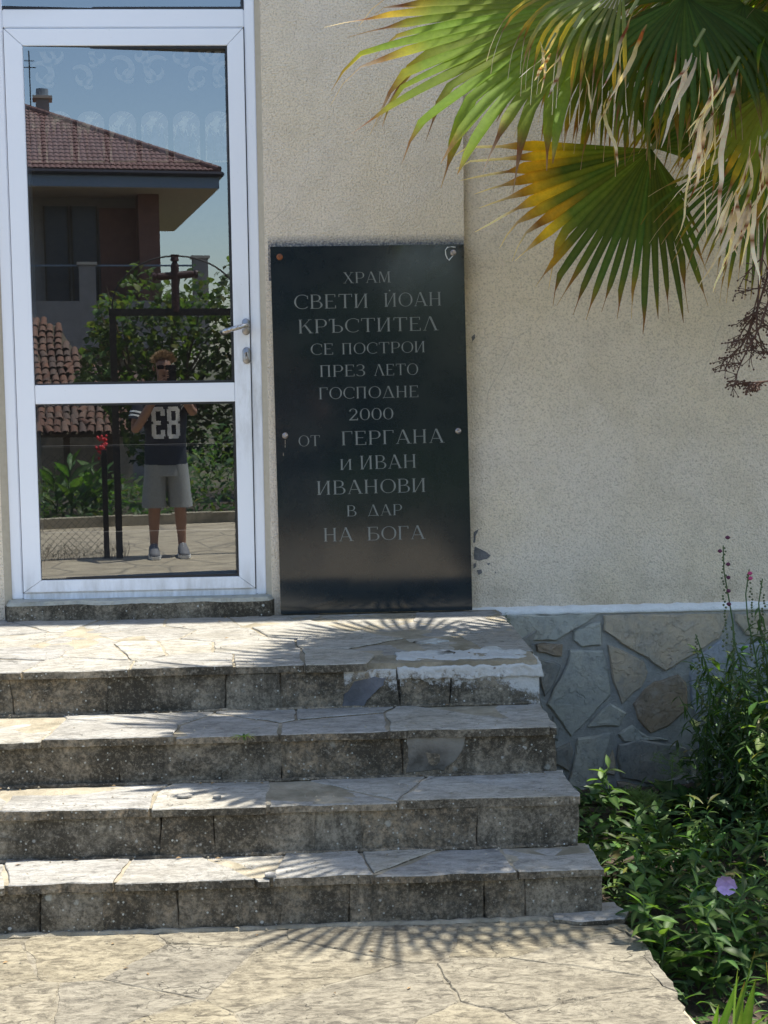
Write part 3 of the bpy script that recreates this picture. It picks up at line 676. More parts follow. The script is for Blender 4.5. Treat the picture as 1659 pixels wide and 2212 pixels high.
# ---- icon screen inside the church
M['walnut'] = plain('dark_carved_wood', (.025, .018, .014), .6, 0, .3)
ic = NT('painted_icon'); p = ic.pos(obj=True); n = ic.noise(p, 11, 5, .7, .6)
M['icon'] = ic.fin(ic.mix(ic.ramp(n, [(.44, 0), (.5, 1)], 'LINEAR'), (.90, .86, .70), (.40, .36, .33)), .5)
M['gild'] = plain('gilded_carving', (.38, .34, .26), .6)
scr = empty('icon_screen', (-1, 5.2, ZL-.03), 'carved wooden icon screen with arched painted icons seen faintly through the door glass', 'icon screen')
mb = MB(); mb.box((-3.2, 5.2, ZL-.03), (2.6, 5.3, 4.6)); mb.build('screen_panel', M['walnut'], scr)
mb = MB(); mb.box((-4, 3.9, ZL-.03), (4, 3.96, ZL+.55), .01); mb.build('added_blind', M['gap'], scr)  # low dark board, added to hide the sunlit floor patch behind it
M['figure'] = plain('painted_figures', (.26, .25, .28), .6, 0, .5, 14)
for i in range(-1, 9):
    cx_ = 127+i*69; a = onY(cx_-27, 350, 5.16); b = onY(cx_+27, 240, 5.16); w_ = (b.x-a.x)/2; xc = (a.x+b.x)/2; rs = random.Random(i+40)
    P = [(a.x, a.z), (b.x, a.z)]+[(xc+w_*math.cos(t), b.z-w_*.75+w_*.75*math.sin(t)) for t in np.linspace(0, math.pi, 15)]
    mb = MB(); mb.prism(P, 5.16, 5.199); io = mb.build('icon', M['icon'], scr)
    mb = MB(); n_ = 16; zz0 = a.z+.01
    for q in range(3):      # robed standing figures, no particular saint
        xf_ = xc+(q-1)*w_*.58+rs.uniform(-.01, .01); hh = (b.z-a.z)*rs.uniform(.55, .78); ww = w_*rs.uniform(.26, .36)
        pts = [(xf_-ww, zz0), (xf_+ww, zz0), (xf_+ww*.85, zz0+hh*.6), (xf_+ww*.45, zz0+hh*.8), (xf_+ww*.36, zz0+hh*.9), (xf_, zz0+hh), (xf_-ww*.36, zz0+hh*.9), (xf_-ww*.45, zz0+hh*.8), (xf_-ww*.85, zz0+hh*.6)]
        mb.prism(pts, 5.152-q*.001, 5.159)
    mb.build('painted_figure', M['figure'], io)
def curl(cx_, cy_, R0, fl, a0, a1, wd=.022):
    c0 = onY(cx_, cy_, 5.16); n_ = 22; O_ = []; I_ = []
    for t in np.linspace(0, 1, n_):
        a_ = a0+(a1-a0)*t; rr = R0*(1-.62*t); hw_ = wd*math.sin(PI*(.12+.85*t))
        O_.append((c0.x+fl*(rr+hw_)*math.cos(a_), c0.z+(rr+hw_)*math.sin(a_))); I_.append((c0.x+fl*(rr-hw_)*math.cos(a_), c0.z+(rr-hw_)*math.sin(a_)))
    mb = MB(); V = [(x, 5.165, z) for x, z in O_]+[(x, 5.165, z) for x, z in I_]+[(x, 5.198, z) for x, z in O_]+[(x, 5.198, z) for x, z in I_]
    Fc = []
    for i in range(n_-1): Fc += [(i, i+1, n_+i+1, n_+i), (2*n_+i, 2*n_+i+1, i+1, i), (n_+i, n_+i+1, 3*n_+i+1, 3*n_+i)]
    mb.add(V, Fc); mb.build('scroll_carving', M['gild'], scr)
for cx_, cy_, R0, fl in ((262, 150, .10, 1), (338, 150, .10, -1), (118, 112, .12, -1), (445, 108, .12, 1), (175, 165, .08, 1), (430, 168, .08, -1), (90, 160, .09, 1), (485, 160, .09, -1), (300, 118, .06, 1), (215, 118, .08, -1), (385, 118, .08, 1)):
    curl(cx_, cy_, R0, fl, 2.4, -3.6); curl(cx_+fl*18, cy_+16, R0*.6, -fl, 1.9, -3.0, .014)

# ================================================================== MEMORIAL PLAQUE
plq = empty('memorial_plaque', (.28, -.03, ZL), 'tall black granite plaque engraved with a Bulgarian dedication, standing beside the door', 'plaque')
YP = -.036
tl, tr_, br_, bl_ = onY(583.5, 533, YP), onY(1001.5, 527.5, YP), onY(1020.5, 1320, YP), onY(606.5, 1320, YP)
bl_.z = br_.z = ZL+.004
cs = [bl_, br_, tr_, tl]
bm = bmesh.new(); vs = [bm.verts.new((c.x, YP, c.z)) for c in cs]+[bm.verts.new((c.x, YP+.030, c.z)) for c in cs]
for f in ((0, 1, 2, 3), (7, 6, 5, 4), (1, 0, 4, 5), (2, 1, 5, 6), (3, 2, 6, 7), (0, 3, 7, 4)): bm.faces.new([vs[i] for i in f])
bmesh.ops.bevel(bm, geom=bm.edges[:], offset=.0015, segments=2, affect='EDGES'); bm.verts.index_update()
mk('slab', [v.co.copy() for v in bm.verts], [[v.index for v in f.verts] for f in bm.faces], M['granite'], plq); bm.free()
# glyphs: polygons in a box 0..1 high; returns (polygons, width)
TK, TN, SR = .105, .034, .17
def R_(x0, y0, x1, y1): return [(x0, y0), (x1, y0), (x1, y1), (x0, y1)]
def stem(x, y0=0, y1=1, w=TK, serif='bt'):
    o = [R_(x, y0, x+w, y1)]
    if 'b' in serif: o.append(R_(x-.05, y0, x+w+.05, y0+TN*.8))
    if 't' in serif: o.append(R_(x-.05, y1-TN*.8, x+w+.05, y1))
    return o
def ln(x0, y0, x1, y1, w): return [[(x0-w/2, y0), (x0+w/2, y0), (x1+w/2, y1), (x1-w/2, y1)]]
def bowl(cx, cy, rx, ry, a0, a1, n=20):
    o = []; 
    def q(a):
        c_, s_ = math.cos(a), math.sin(a); th = TN+(TK-TN)*abs(c_)**1.6
        return (cx+(rx-th/2)*c_-th/2*c_, cy+(ry-th/2)*s_-TN/2*s_*0), (cx+rx*c_, cy+ry*s_), th
    for i in range(n):
        A, B = a0+(a1-a0)*i/n, a0+(a1-a0)*(i+1)/n
        def pt(a, outer):
            c_, s_ = math.cos(a), math.sin(a); th = TN+(TK-TN)*abs(c_)**1.6
            return (cx+rx*c_, cy+ry*s_) if outer else (cx+(rx-th)*c_, cy+(ry-TN if ry > TN else ry)*s_)
        o.append([pt(A, 1), pt(B, 1), pt(B, 0), pt(A, 0)])
    return o
PI = math.pi
def glyph(ch):
    if ch == 'О': return bowl(.44, .5, .44, .51, 0, 2*PI, 40), .88
    if ch == '0': return bowl(.33, .5, .33, .51, 0, 2*PI, 36), .66
    if ch == 'С': return bowl(.46, .5, .46, .51, .28*PI, 1.74*PI, 32)+[R_(.74, .70, .78, .92)], .80
    if ch == 'Р': return stem(.06)+[R_(.15, 1-TN, .40, 1), R_(.15, .42, .40, .42+TN)]+bowl(.38, .71, .30, .29, -PI/2, PI/2, 16), .70
    if ch == 'В': return stem(.06)+[R_(.15, 1-TN, .36, 1), R_(.15, .50, .40, .50+TN), R_(.15, 0, .40, TN)]+bowl(.34, .76, .27, .24, -PI/2, PI/2, 14)+bowl(.38, .26, .32, .265, -PI/2, PI/2, 16), .72
    if ch == 'Б': return stem(.06)+[R_(.15, 1-TN, .60, 1), R_(.57, .80, .61, 1), R_(.15, .52, .40, .52+TN), R_(.15, 0, .40, TN)]+bowl(.38, .27, .32, .275, -PI/2, PI/2, 16), .72
    if ch == 'Ъ': return stem(.20)+[R_(.0, 1-TN, .24, 1), R_(.0, .84, .04, 1), R_(.3, .50, .50, .50+TN), R_(.3, 0, .50, TN)]+bowl(.48, .26, .30, .265, -PI/2, PI/2, 16), .80
    if ch == 'Х': return ln(.12, 1, .66, 0, TK*1.15)+ln(.64, 1, .10, 0, TN)+[R_(.0, 1-TN*.8, .26, 1), R_(.52, 1-TN*.8, .76, 1), R_(.0, 0, .22, TN*.8), R_(.52, 0, .80, TN*.8)], .80
    if ch == 'А': return ln(.40, 1.02, .74, 0, TK*1.1)+ln(.38, 1.0, .08, 0, TN)+[R_(.20, .30, .62, .30+TN), R_(.0, 0, .18, TN*.8), R_(.60, 0, .88, TN*.8)], .86
    if ch == 'Л': return ln(.40, 1.02, .74, 0, TK*1.1)+ln(.38, 1.0, .08, 0, TN)+[R_(.0, 0, .18, TN*.8), R_(.60, 0, .88, TN*.8)], .86
    if ch == 'Д': return ln(.42, 1.02, .74, .03, TK*1.1)+ln(.40, 1.0, .10, .03, TN)+[R_(.04, 0, .84, TN), R_(.03, -.06, .06, TN), R_(.81, -.06, .84, TN)], .87
    if ch == 'М': return ln(.10, 1, .06, 0, TN)+ln(.14, 1, .44, .05, TK)+ln(.72, 1, .44, .05, TN)+[R_(.72, 0, .72+TK, 1), R_(.0, 0, .16, TN*.8), R_(.66, 0, .92, TN*.8), R_(.02, 1-TN*.8, .2, 1), R_(.68, 1-TN*.8, .9, 1)], .92
    if ch == 'Е': return stem(.06)+[R_(.15, 1-TN, .60, 1), R_(.57, .80, .61, 1), R_(.15, .50, .48, .50+TN), R_(.15, 0, .62, TN), R_(.60, 0, .64, .20)], .68
    if ch == 'Т': return stem(.33, serif='b')+[R_(.02, 1-TN, .78, 1), R_(.02, .80, .055, 1), R_(.745, .80, .78, 1)], .80
    if ch == 'Г': return stem(.06)+[R_(.15, 1-TN, .60, 1), R_(.57, .80, .61, 1)], .64
    if ch == 'П': return stem(.06)+stem(.56)+[R_(.15, 1-TN, .6, 1)], .78
    if ch == 'Н': return stem(.06)+stem(.60)+[R_(.15, .49, .62, .49+TN)], .82
    if ch == 'И': return stem(.06)+stem(.60)+ln(.18, .03, .62, .97, TN*1.2), .82
    if ch == 'Й':
        g_, w_ = glyph('И'); return g_+[[(.36+.055*math.cos(a), 1.19+.055*math.sin(a)) for a in np.linspace(0, 2*PI, 9)[:-1]]], w_
    if ch == 'К': return stem(.06)+ln(.20, .42, .64, 1, TN)+ln(.36, .60, .70, 0, TK*1.1)+[R_(.54, 1-TN*.8, .74, 1), R_(.58, 0, .84, TN*.8)], .82
    if ch == 'З': return bowl(.26, .76, .28, .25, -PI/2, .85*PI, 16)+bowl(.26, .26, .32, .27, -.85*PI, PI/2, 18)+[R_(.16, .50, .30, .50+TN)], .62
    if ch == '2': return bowl(.31, .72, .27, .29, -.10*PI, .92*PI, 18)+[[(.46, .60), (.58, .64), (.16, .05), (.04, .03)], R_(.04, 0, .60, .075), R_(.57, 0, .61, .2)], .64
    return [], .45
ZA = lambda x, y: (576+.281*x, 494+.281*y); ZB = lambda x, y: (576+.281*x, 878+.281*y)
LINES = [('ХРАМ', ZA, 590, 420, 955, 412, 82), ('СВЕТИ', ZA, 213, 618, 785, 607, 106), ('ЙОАН', ZA, 905, 601, 1348, 590, 103), ('КРЪСТИТЕЛ', ZA, 246, 806, 1320, 780, 104),
         ('СЕ', ZA, 340, 970, 515, 967, 84), ('ПОСТРОИ', ZA, 580, 966, 1222, 949, 84), ('ПРЕЗ', ZA, 410, 1140, 762, 1132, 88), ('ЛЕТО', ZA, 826, 1130, 1165, 1122, 86),
         ('ГОСПОДНЕ', ZA, 403, 1311, 1170, 1294, 88), ('2000', ZA, 630, 1474, 975, 1464, 88), ('ОТ', ZB, 247, 307, 412, 303, 82), ('ГЕРГАНА', ZB, 577, 299, 1367, 277, 106),
         ('И', ZB, 565, 488, 662, 486, 82), ('ИВАН', ZB, 720, 484, 1155, 470, 104), ('ИВАНОВИ', ZB, 388, 680, 1228, 656, 106), ('В', ZB, 617, 845, 693, 843, 84), ('ДАР', ZB, 778, 840, 1043, 834, 84),
         ('НА', ZB, 440, 1039, 668, 1033, 104), ('БОГА', ZB, 776, 1030, 1220, 1017, 104)]
for txt, fn, x0, y0, x1, y1, hh in LINES:
    a = onY(*fn(x0, y0), YP); b = onY(*fn(x1, y1), YP); H = hh*.281*(YP-CAM.y)/F_PX
    U = (b-a); Wd = U.length; U.normalize(); Wv = Vector((-U.z, 0, U.x))
    gl = [glyph(c_) for c_ in txt]; sp = .10; tot = sum(w_ for _, w_ in gl)+sp*(len(txt)-1); sx = Wd/tot
    mb = MB(); x = 0; k = 0
    for polys, w_ in gl:
        for P in polys:
            if area(P) < 0: P = P[::-1]
            k += 1
            pts = [a+U*((x+px_)*sx)+Wv*(py_*H) for px_, py_ in P]
            mb.add([(q.x, YP-.0002-.000012*(k % 40), q.z) for q in pts], [list(range(len(pts)))])
        x += w_+sp
    mb.build('inscription', M['engraved'], plq)
def screw(px_, py_, cap, ring):
    c = onY(px_, py_, YP); mb = MB()
    for r0, r1, y0, y1 in ((.013, .011, 0, -.003), (.011, .006, -.003, -.007), (.006, .002, -.007, -.0055)):
        n = 20; V = [(c.x+r0*math.cos(2*PI*i/n), YP+y0-.0003, c.z+r0*math.sin(2*PI*i/n)) for i in range(n)]+[(c.x+r1*math.cos(2*PI*i/n), YP+y1-.0003, c.z+r1*math.sin(2*PI*i/n)) for i in range(n)]
        mb.add(V, [(i, (i+1) % n, n+(i+1) % n, n+i) for i in range(n)])
    mb.add([(c.x+.003*math.cos(2*PI*i/8), YP-.0056, c.z+.003*math.sin(2*PI*i/8)) for i in range(8)], [list(range(8))])
    return mb.build('screw', M[cap], plq, True)
screw(604, 555, 'rust', 0); screw(979, 546, 'screw', 0)['label'] = 'screw cap inside a chipped ring'; screw(616, 941, 'screw', 0); screw(990, 931, 'screw', 0)
# chipped outline beside the upper right screw, runs below the left one
mb = MB(); pts = [onY(x, y, YP-.001) for x, y in ((984, 534), (975, 533), (967, 534), (962, 540), (963, 550), (966, 558), (970, 562), (975, 556), (979, 552))]
mb.tube(pts, [.002, .0015, .0022, .0018, .0024, .002, .003, .002, .001], 5); mb.build('chipped_ring', M['white_line'], plq)
mb = MB()
for (x, y, h_) in ((616, 950, 10), (616, 962, 5), (612, 978, 7)):
    a, b = onY(x, y, YP-.0006), onY(x, y+h_, YP-.0006); mb.tube([a, b], .0012, 4)
mb.build('drip_stain', M['screw'], plq)

# ================================================================== PALM
def leaf_mat(name, rough=.42, transl=.38, tint=(1.25, 1.35, .55)):
    s = NT(name); ca = s.node('ShaderNodeVertexColor', layer_name='Col'); p = s.pos()
    n = s.noise(p, 60, 4, .7); r = rnd_attr(s)
    c = s.mix(s.math('MULTIPLY', s.ramp(n, [(.35, 0), (.65, 1)]), .35), ca.outputs[0], (.0, .0, .0)); 
    c = s.mix(.45, c, ca.outputs[0])
    hsv = s.node('ShaderNodeHueSaturation'); s.t.links.new(c, hsv.inputs['Color']); s.set(hsv.inputs['Value'], s.math('ADD', s.math('MULTIPLY', r, .5), .75))
    s.set(hsv.inputs['Hue'], s.math('ADD', s.math('MULTIPLY', r, .03), .485))
    c = hsv.outputs[0]
    s.fin(c, rough, s.bump(n, .15, .002)); s.b.inputs['Specular IOR Level'].default_value = .2
    tr = s.node('ShaderNodeBsdfTranslucent'); s.t.links.new(s.mix(1.0, c, tint, 'MULTIPLY'), tr.inputs[0])
    mx = s.node('ShaderNodeMixShader'); mx.inputs[0].default_value = transl
    s.t.links.new(s.b.outputs[0], mx.inputs[1]); s.t.links.new(tr.outputs[0], mx.inputs[2]); s.t.links.new(mx.outputs[0], s.out.inputs[0]); return s.m
M['palm'] = leaf_mat('palm_leaf', .55, .42, (3.6, 2.75, .6))
M['leaf'] = leaf_mat('garden_leaf', .45, .35, (2.2, 2.4, .9))
M['bark'] = plain('fibrous_bark', (.11, .075, .045), .95, 0, .4, 60, 1.0)
M['stalk'] = plain('palm_stalk', (.13, .15, .04), .5, 0, .2, 40)
palm = empty('fan_palm', (2.35, -1.15, -.15), 'tall fan palm with drooping tattered fronds reaching over the steps from the right', 'palm tree')
CR = Vector((2.35, -1.15, 3.0))
mb = MB(); pts = []; rr = []
for i in range(40):
    z = -.2+i*.078; pts.append((2.35+.03*math.sin(i*.4), -1.15+.02*math.cos(i), z)); rr.append(.10+.018*(i % 2)+.01*random.random())
mb.tube(pts, rr, 14); mb.build('trunk', M['bark'], palm)
GREEN = (.055, .115, .018); DKG = (.030, .075, .016); YEL = (.50, .34, .02); BRN = (.16, .06, .025); WHT = (.62, .60, .58); YG = (.16, .21, .02)
def lerp(a, b, t): return tuple(a[i]+(b[i]-a[i])*t for i in range(3))
def leafcol(t, dry, base, burn):
    """t along the segment 0..1, dry: 0 fresh..1 dead, burn: start of the dead tip"""
    if dry > .9: return lerp((.45, .42, .36), WHT, min(1, t*1.2))
    c = base
    if t > burn-.30*dry: c = lerp(base, YEL, min(1, (t-(burn-.30*dry))/.16)*min(1, dry*1.6))
    if t > burn: c = lerp(c, BRN, min(1, (t-burn)/.05))
    if t > burn+.08: c = lerp(c, WHT, min(1, (t-burn-.08)/.08)*min(1, dry*1.5))
    return c
def frond(hub, axis, nrm, n=38, span=150, L=.62, fuse=.45, droop=.5, dry=.3, base=GREEN, split=True, Lf=None, fold=.45, petiole=True, dryf=None, droopf=None, fusef=None, cup=.12, seed=0, wid=1.0, jag=.12):
    rs = random.Random(seed+100); hub = Vector(hub); axis = Vector(axis).normalized(); nrm = Vector(nrm); nrm = (nrm-axis*nrm.dot(axis)).normalized(); side = axis.cross(nrm)
    fr = None
    if petiole:
        mb = MB(); mid = (hub+CR)/2+Vector((0, 0, .12)); pts = [CR.lerp(hub, t)*(1)+Vector((0, 0, .22*math.sin(t*PI))) for t in np.linspace(0, 1, 9)]
        mb.tube(pts, [.016-.008*t for t in np.linspace(0, 1, 9)], 7); fr = mb.build('frond', M['stalk'], palm)
    else:
        mb = MB(); mb.tube([hub-axis*.05, hub], .006, 6); fr = mb.build('frond', M['stalk'], palm)
    allv = MB(); NS = 12
    for k in range(n):
        a = rad(-span/2+span*k/(n-1)); u = k/(n-1)
        if fusef: fuse = fusef(u)
        d = (axis*math.cos(a)+side*math.sin(a)-nrm*cup*abs(math.sin(a))).normalized()
        l = L*(1-.22*(abs(a)/rad(90))**2)*(Lf(u) if Lf else 1)*rs.uniform(1-jag, 1.03)
        dr = (droopf(u) if droopf else droop)*rs.uniform(.6, 1.5); dy = min(.86, (dryf(u) if dryf else dry)*rs.uniform(.55, 1.3)); burn = rs.uniform(.80, 1.0)-.26*min(dy, .8)
        bc = lerp(base, YG, rs.uniform(0, .5)*min(1, dy*1.3+.1))
        p = hub.copy(); V = []; Fc = []; C = []; ds = l/NS; da = rad(span/(n-1)); twist = rs.uniform(-.9, .9)*.5; curl = rs.uniform(-.4, .4); kink = rs.uniform(.62, .9) if rs.random() < .33 else 2
        for i in range(NS+1):
            t = i/NS
            sd_ = d.cross(nrm).normalized(); nn = sd_.cross(d).normalized()
            rl = t*l; hw = min(rl, fuse*l)*math.tan(da/2)*1.04*wid
            if t > fuse: hw *= max(.0, 1-((t-fuse)/(1-fuse))**3.4)*.92+.0
            if t > burn: hw *= max(.22, 1-(t-burn)/.08*.75)
            hw = max(hw, .0009)
            tw = twist*max(0, t-fuse)/(1-fuse); s2 = sd_*math.cos(tw)+nn*math.sin(tw); n2 = nn*math.cos(tw)-sd_*math.sin(tw)
            up_ = hw*fold*(1 if t < fuse else 1.2)
            V += [p-s2*hw+n2*up_, p-n2*up_*.2, p+s2*hw+n2*up_]; cc = leafcol(t, dy, bc, burn); C += [lerp(cc, (cc[0]*.8, cc[1]*.8, cc[2]*.8), .5), lerp(cc, (.16, .20, .06), .2), cc]
            if i: j = i*3; Fc += [(j-3, j-2, j+1, j), (j-2, j-1, j+2, j+1)]
            if t > fuse*.8:
                d = (d+Vector((0, 0, -1))*dr*ds*9*(t-fuse*.8)+sd_*curl*ds*(t-fuse)*4).normalized()
            if kink <= t < kink+.17: d = (d+Vector((rs.uniform(-.15, .15), rs.uniform(-.1, .2), -.55))).normalized()
            p = p+d*ds
            if burn < t and dy > .5: p += noise.noise_vector(p*60)*.004
        if split: mk('leaf_segment', V, Fc, M['palm'], fr, True, C)
        else: n0 = len(allv.v); allv.v += V; allv.f += [[q+n0 for q in f] for f in Fc]; allv.c += C
    if not split: allv.build('leaf_blade', M['palm'], fr, True)
    return fr
def P3(x, y, Y): return onY(x, y, Y)
# B: big low fan
frond(P3(1407, 322, -1.05), (-.47, -.10, -.88), (.15, -.93, .25), 27, 126, .68, .55, .16, .45, DKG, True, seed=1, fusef=lambda u: .50+.22*max(0, min(1, (u-.55)/.2)),
      dryf=lambda u: .22+.75*max(0, min(1, (u-.55)/.25)), Lf=lambda u: .93+.18*max(0, (u-.6)/.4)-.5*max(0, (.10-u)/.10), cup=.02, wid=1.05, jag=.08, fold=.32)
frond(P3(1412, 320, -1.0), (.30, .10, .35), (.15, -.93, .25), 14, 120, .26, .7, .3, .2, DKG, True, seed=31, petiole=False)
# A: upper left fan, sunlight painted into its bright yellow-green base
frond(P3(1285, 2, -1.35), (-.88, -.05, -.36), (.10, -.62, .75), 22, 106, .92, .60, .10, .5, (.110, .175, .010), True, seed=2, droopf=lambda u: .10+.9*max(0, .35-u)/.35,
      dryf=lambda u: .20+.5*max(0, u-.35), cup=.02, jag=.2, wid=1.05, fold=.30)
frond(P3(1330, 20, -.95), (-.66, -.1, -.56), (.2, -.75, .5), 26, 104, .60, .42, 1.3, .35, DKG, True, seed=3, wid=1.1)
# C: upper right fan with its hub in view
frond(P3(1606, 8, -1.4), (-.45, -.1, -.75), (.1, -.95, .2), 30, 200, .48, .40, .7, .2, DKG, True, seed=4, wid=1.1)
# D: hanging masses in the middle
frond(P3(1400, 30, -1.25), (-.35, -.2, -.75), (-.3, -.85, .35), 24, 130, .56, .33, 1.8, .35, (.07, .12, .03), True, seed=5, wid=1.15)
frond(P3(1480, -10, -1.45), (.05, -.3, -.85), (0, -.9, .2), 24, 130, .56, .33, 1.6, .25, DKG, True, seed=6, wid=1.15)
frond(P3(1345, -35, -1.5), (-.62, -.35, -.42), (-.1, -.7, .6), 16, 84, .56, .35, 2.6, .7, (.17, .19, .08), True, seed=7, wid=.8)
frond(P3(1560, 110, -.9), (.0, -.1, -.9), (.2, -.95, .1), 24, 120, .52, .4, 1.0, .3, DKG, False, seed=8)
frond(P3(1450, 60, -.75), (-.35, .0, -.9), (.2, -.95, .1), 26, 110, .48, .4, 1.0, .3, DKG, False, seed=18)
frond(P3(1680, 180, -1.5), (.15, -.1, -.8), (-.5, -.8, .3), 26, 150, .5, .5, .4, .5, (.13, .17, .02), True, seed=9)
frond(P3(1640, 330, -1.1), (-.35, -.1, -.85), (.3, -.9, .2), 22, 100, .52, .4, .6, .3, DKG, False, seed=19)
# rest of the crown beyond the frame
frond((1.45, -1.58, 3.15), (-.60, -.75, -.08), (.1, .1, .98), 26, 150, .72, .42, .15, .3, GREEN, False, seed=61)
frond((1.78, -1.50, 3.12), (-.35, -.90, -.08), (.1, .1, .98), 26, 150, .72, .42, .15, .3, GREEN, False, seed=62)
k = 20
for az, elv, L_, off in ((170, 22, .75, 1.0), (183, 25, .75, 1.0), (178, 12, .75, 1.1), (160, 30, .75, 1.0), (150, 25, .75, 1.1), (172, 42, .75, 1.15), (186, 42, .7, 1.1), (200, 25, .8, .5), (182, 8, .8, .6), (168, 30, .8, .6), (155, 10, .8, .7), (140, 35, .8, .6), (120, 10, .8, .7), (275, 20, .7, .5), (300, 25, .7, .6), (330, 5, .8, .7), (0, 25, .8, .7), (30, 10, .8, .6), (60, 30, .8, .6), (95, 15, .75, .6),
                         (170, 55, .85, .6), (205, 60, .6, .5), (190, 45, .8, .7), (300, 65, .8, .5), (200, 0, .6, .5), (175, -15, .75, .75), (320, -10, .7, .6), (195, -20, .6, .6), (150, -20, .7, .7), (240, 30, .6, .6), (180, 20, .8, .95), (345, -25, .7, .9), (310, -25, .7, 1.1)):
    d_ = Vector((math.cos(rad(az))*math.cos(rad(elv)), math.sin(rad(az))*math.cos(rad(elv)), math.sin(rad(elv))))
    k += 1; frond(CR+d_*off, d_-Vector((0, 0, .45)), Vector((0, 0, 1))-d_*.2, 30, 170, L_, .45, .5, .3, GREEN, False, seed=k)
# dead shredded strips, bleached white
for (x, y, Y, n_, l_, sd_) in ((1500, 100, -1.7, 7, .30, 40), (1545, 235, -1.65, 10, .36, 41), (1600, 420, -1.6, 12, .26, 42), (1575, 160, -1.7, 7, .24, 43), (1650, 300, -1.6, 12, .36, 44), (1240, 60, -1.75, 3, .24, 45), (1180, 110, -1.75, 3, .16, 46), (1320, 200, -1.7, 3, .22, 47), (1360, 30, -1.8, 3, .26, 48)):
    h_ = P3(x, y, Y); rs = random.Random(sd_)
    fr = MB(); fr.tube([h_+Vector((.03, 0, .05)), h_], .006, 5); fo = fr.build('dead_frond', M['stalk'], palm)
    for q in range(n_):
        p = h_+Vector((rs.uniform(-.05, .05), rs.uniform(-.04, .04), rs.uniform(-.05, .02))); d = Vector((rs.uniform(-.45, .15), rs.uniform(-.2, .2), -1)).normalized(); V = []; Fc = []; C = []
        w0 = rs.uniform(.004, .009); ll = l_*rs.uniform(.5, 1.1); a0 = rs.uniform(0, PI); old = sd_ >= 45
        for i in range(11):
            t = i/10; a0 += rs.uniform(-.4, .4); s2 = Vector((math.cos(a0), math.sin(a0), 0)); hw = w0*(1-t**3)*min(1, .15+t*3.5)+.0005
            V += [p-s2*hw, p+s2*hw]; cc = lerp((.24, .22, .10) if old else (.42, .38, .33), WHT, min(1, t*(1.0 if old else 2)) ); 
            if rs.random() < .15: cc = BRN
            C += [cc, cc]
            if i: Fc.append((2*i-2, 2*i-1, 2*i+1, 2*i))
            d = (d+Vector((rs.uniform(-.28, .22), rs.uniform(-.2, .2), -.05))).normalized(); p = p+d*ll/10
        mk('dead_strip', V, Fc, M['palm'], fo, False, C)
# dried fruit stalk: branching brown twigs at the right edge
M['twig'] = plain('dried_fruit_stalk', (.075, .035, .022), .8, 0, .3, 60)
def twigs(name, p, d, l, r, depth, mb, rs):
    pts = [p]; k = 6; d = d.normalized()
    for i in range(k):
        d = (d+Vector((rs.uniform(-.3, .3), rs.uniform(-.3, .3), rs.uniform(-.2, .1)))*.45).normalized(); pts.append(pts[-1]+d*l/k)
        if depth > 0 and (i > 0):
            for _ in range(2 if depth > 1 else 2):
                dd = (d*.45+Vector((rs.uniform(-1, 1), rs.uniform(-1, 1), rs.uniform(-.7, .4)))).normalized()
                twigs(name, pts[-1], dd, l*rs.uniform(.22, .42), r*.6, depth-1, mb, rs)
    mb.tube(pts, [r*(1-.45*i/k) for i in range(k+1)], 4 if depth < 2 else 6)
    if depth == 0: mb.tube([pts[-1], pts[-1]+d*.005], r*1.9, 5)
for (pp, ll, dd, sd_) in (((1660, 480, -1.45), .34, (-.12, 0, -1), 3), ((1668, 620, -1.5), .26, (-.2, 0, -.9), 4), ((1672, 560, -1.4), .30, (-.35, -.2, -.7), 5), ((1680, 820, -1.4), .12, (-1, 0, -.1), 6)):
    mb = MB(); twigs('t', P3(*pp), Vector(dd), ll, .0042, 2, mb, random.Random(sd_)); mb.build('fruit_stalk', M['twig'], palm)

# ================================================================== GARDEN PLANTS
def leaf_mesh(name, L, W, base, curl=.25, fold=.35, lobes=0, m=None):
    V = []; Fc = []; C = []; n = 5
    prof_ = [0.10, .55, 1.0, .92, .55, .02]
    for i in range(n+1):
        t = i/n; w_ = W/2*prof_[i]; z = -curl*L*t*t+.12*L*t
        if lobes and i % 2 == 0 and 0 < i < n: w_ *= .5
        V += [(-w_, L*t, z+w_*fold), (0, L*t, z), (w_, L*t, z+w_*fold)]
        b2 = [q*.85 for q in base]; C += [base, lerp(base, (.16, .22, .07), .35), b2]
        if i: j = i*3; Fc += [(j-3, j-2, j+1, j), (j-2, j-1, j+2, j+1)]
    me = bpy.data.meshes.new(name); me.from_pydata(V, [], Fc); a = me.color_attributes.new('Col', 'FLOAT_COLOR', 'POINT')
    a.data.foreach_set('color', np.array([[*k, 1] for k in C], dtype=np.float32).ravel()); me.materials.append(m or M['leaf']); me.polygons.foreach_set('use_smooth', [True]*len(me.polygons)); return me
G1_ = (.045, .105, .025); G2_ = (.030, .075, .020); G3_ = (.075, .145, .03); G4_ = (.055, .09, .045)
G1_ = tuple(k*.85 for k in G1_); G2_ = tuple(k*.8 for k in G2_)
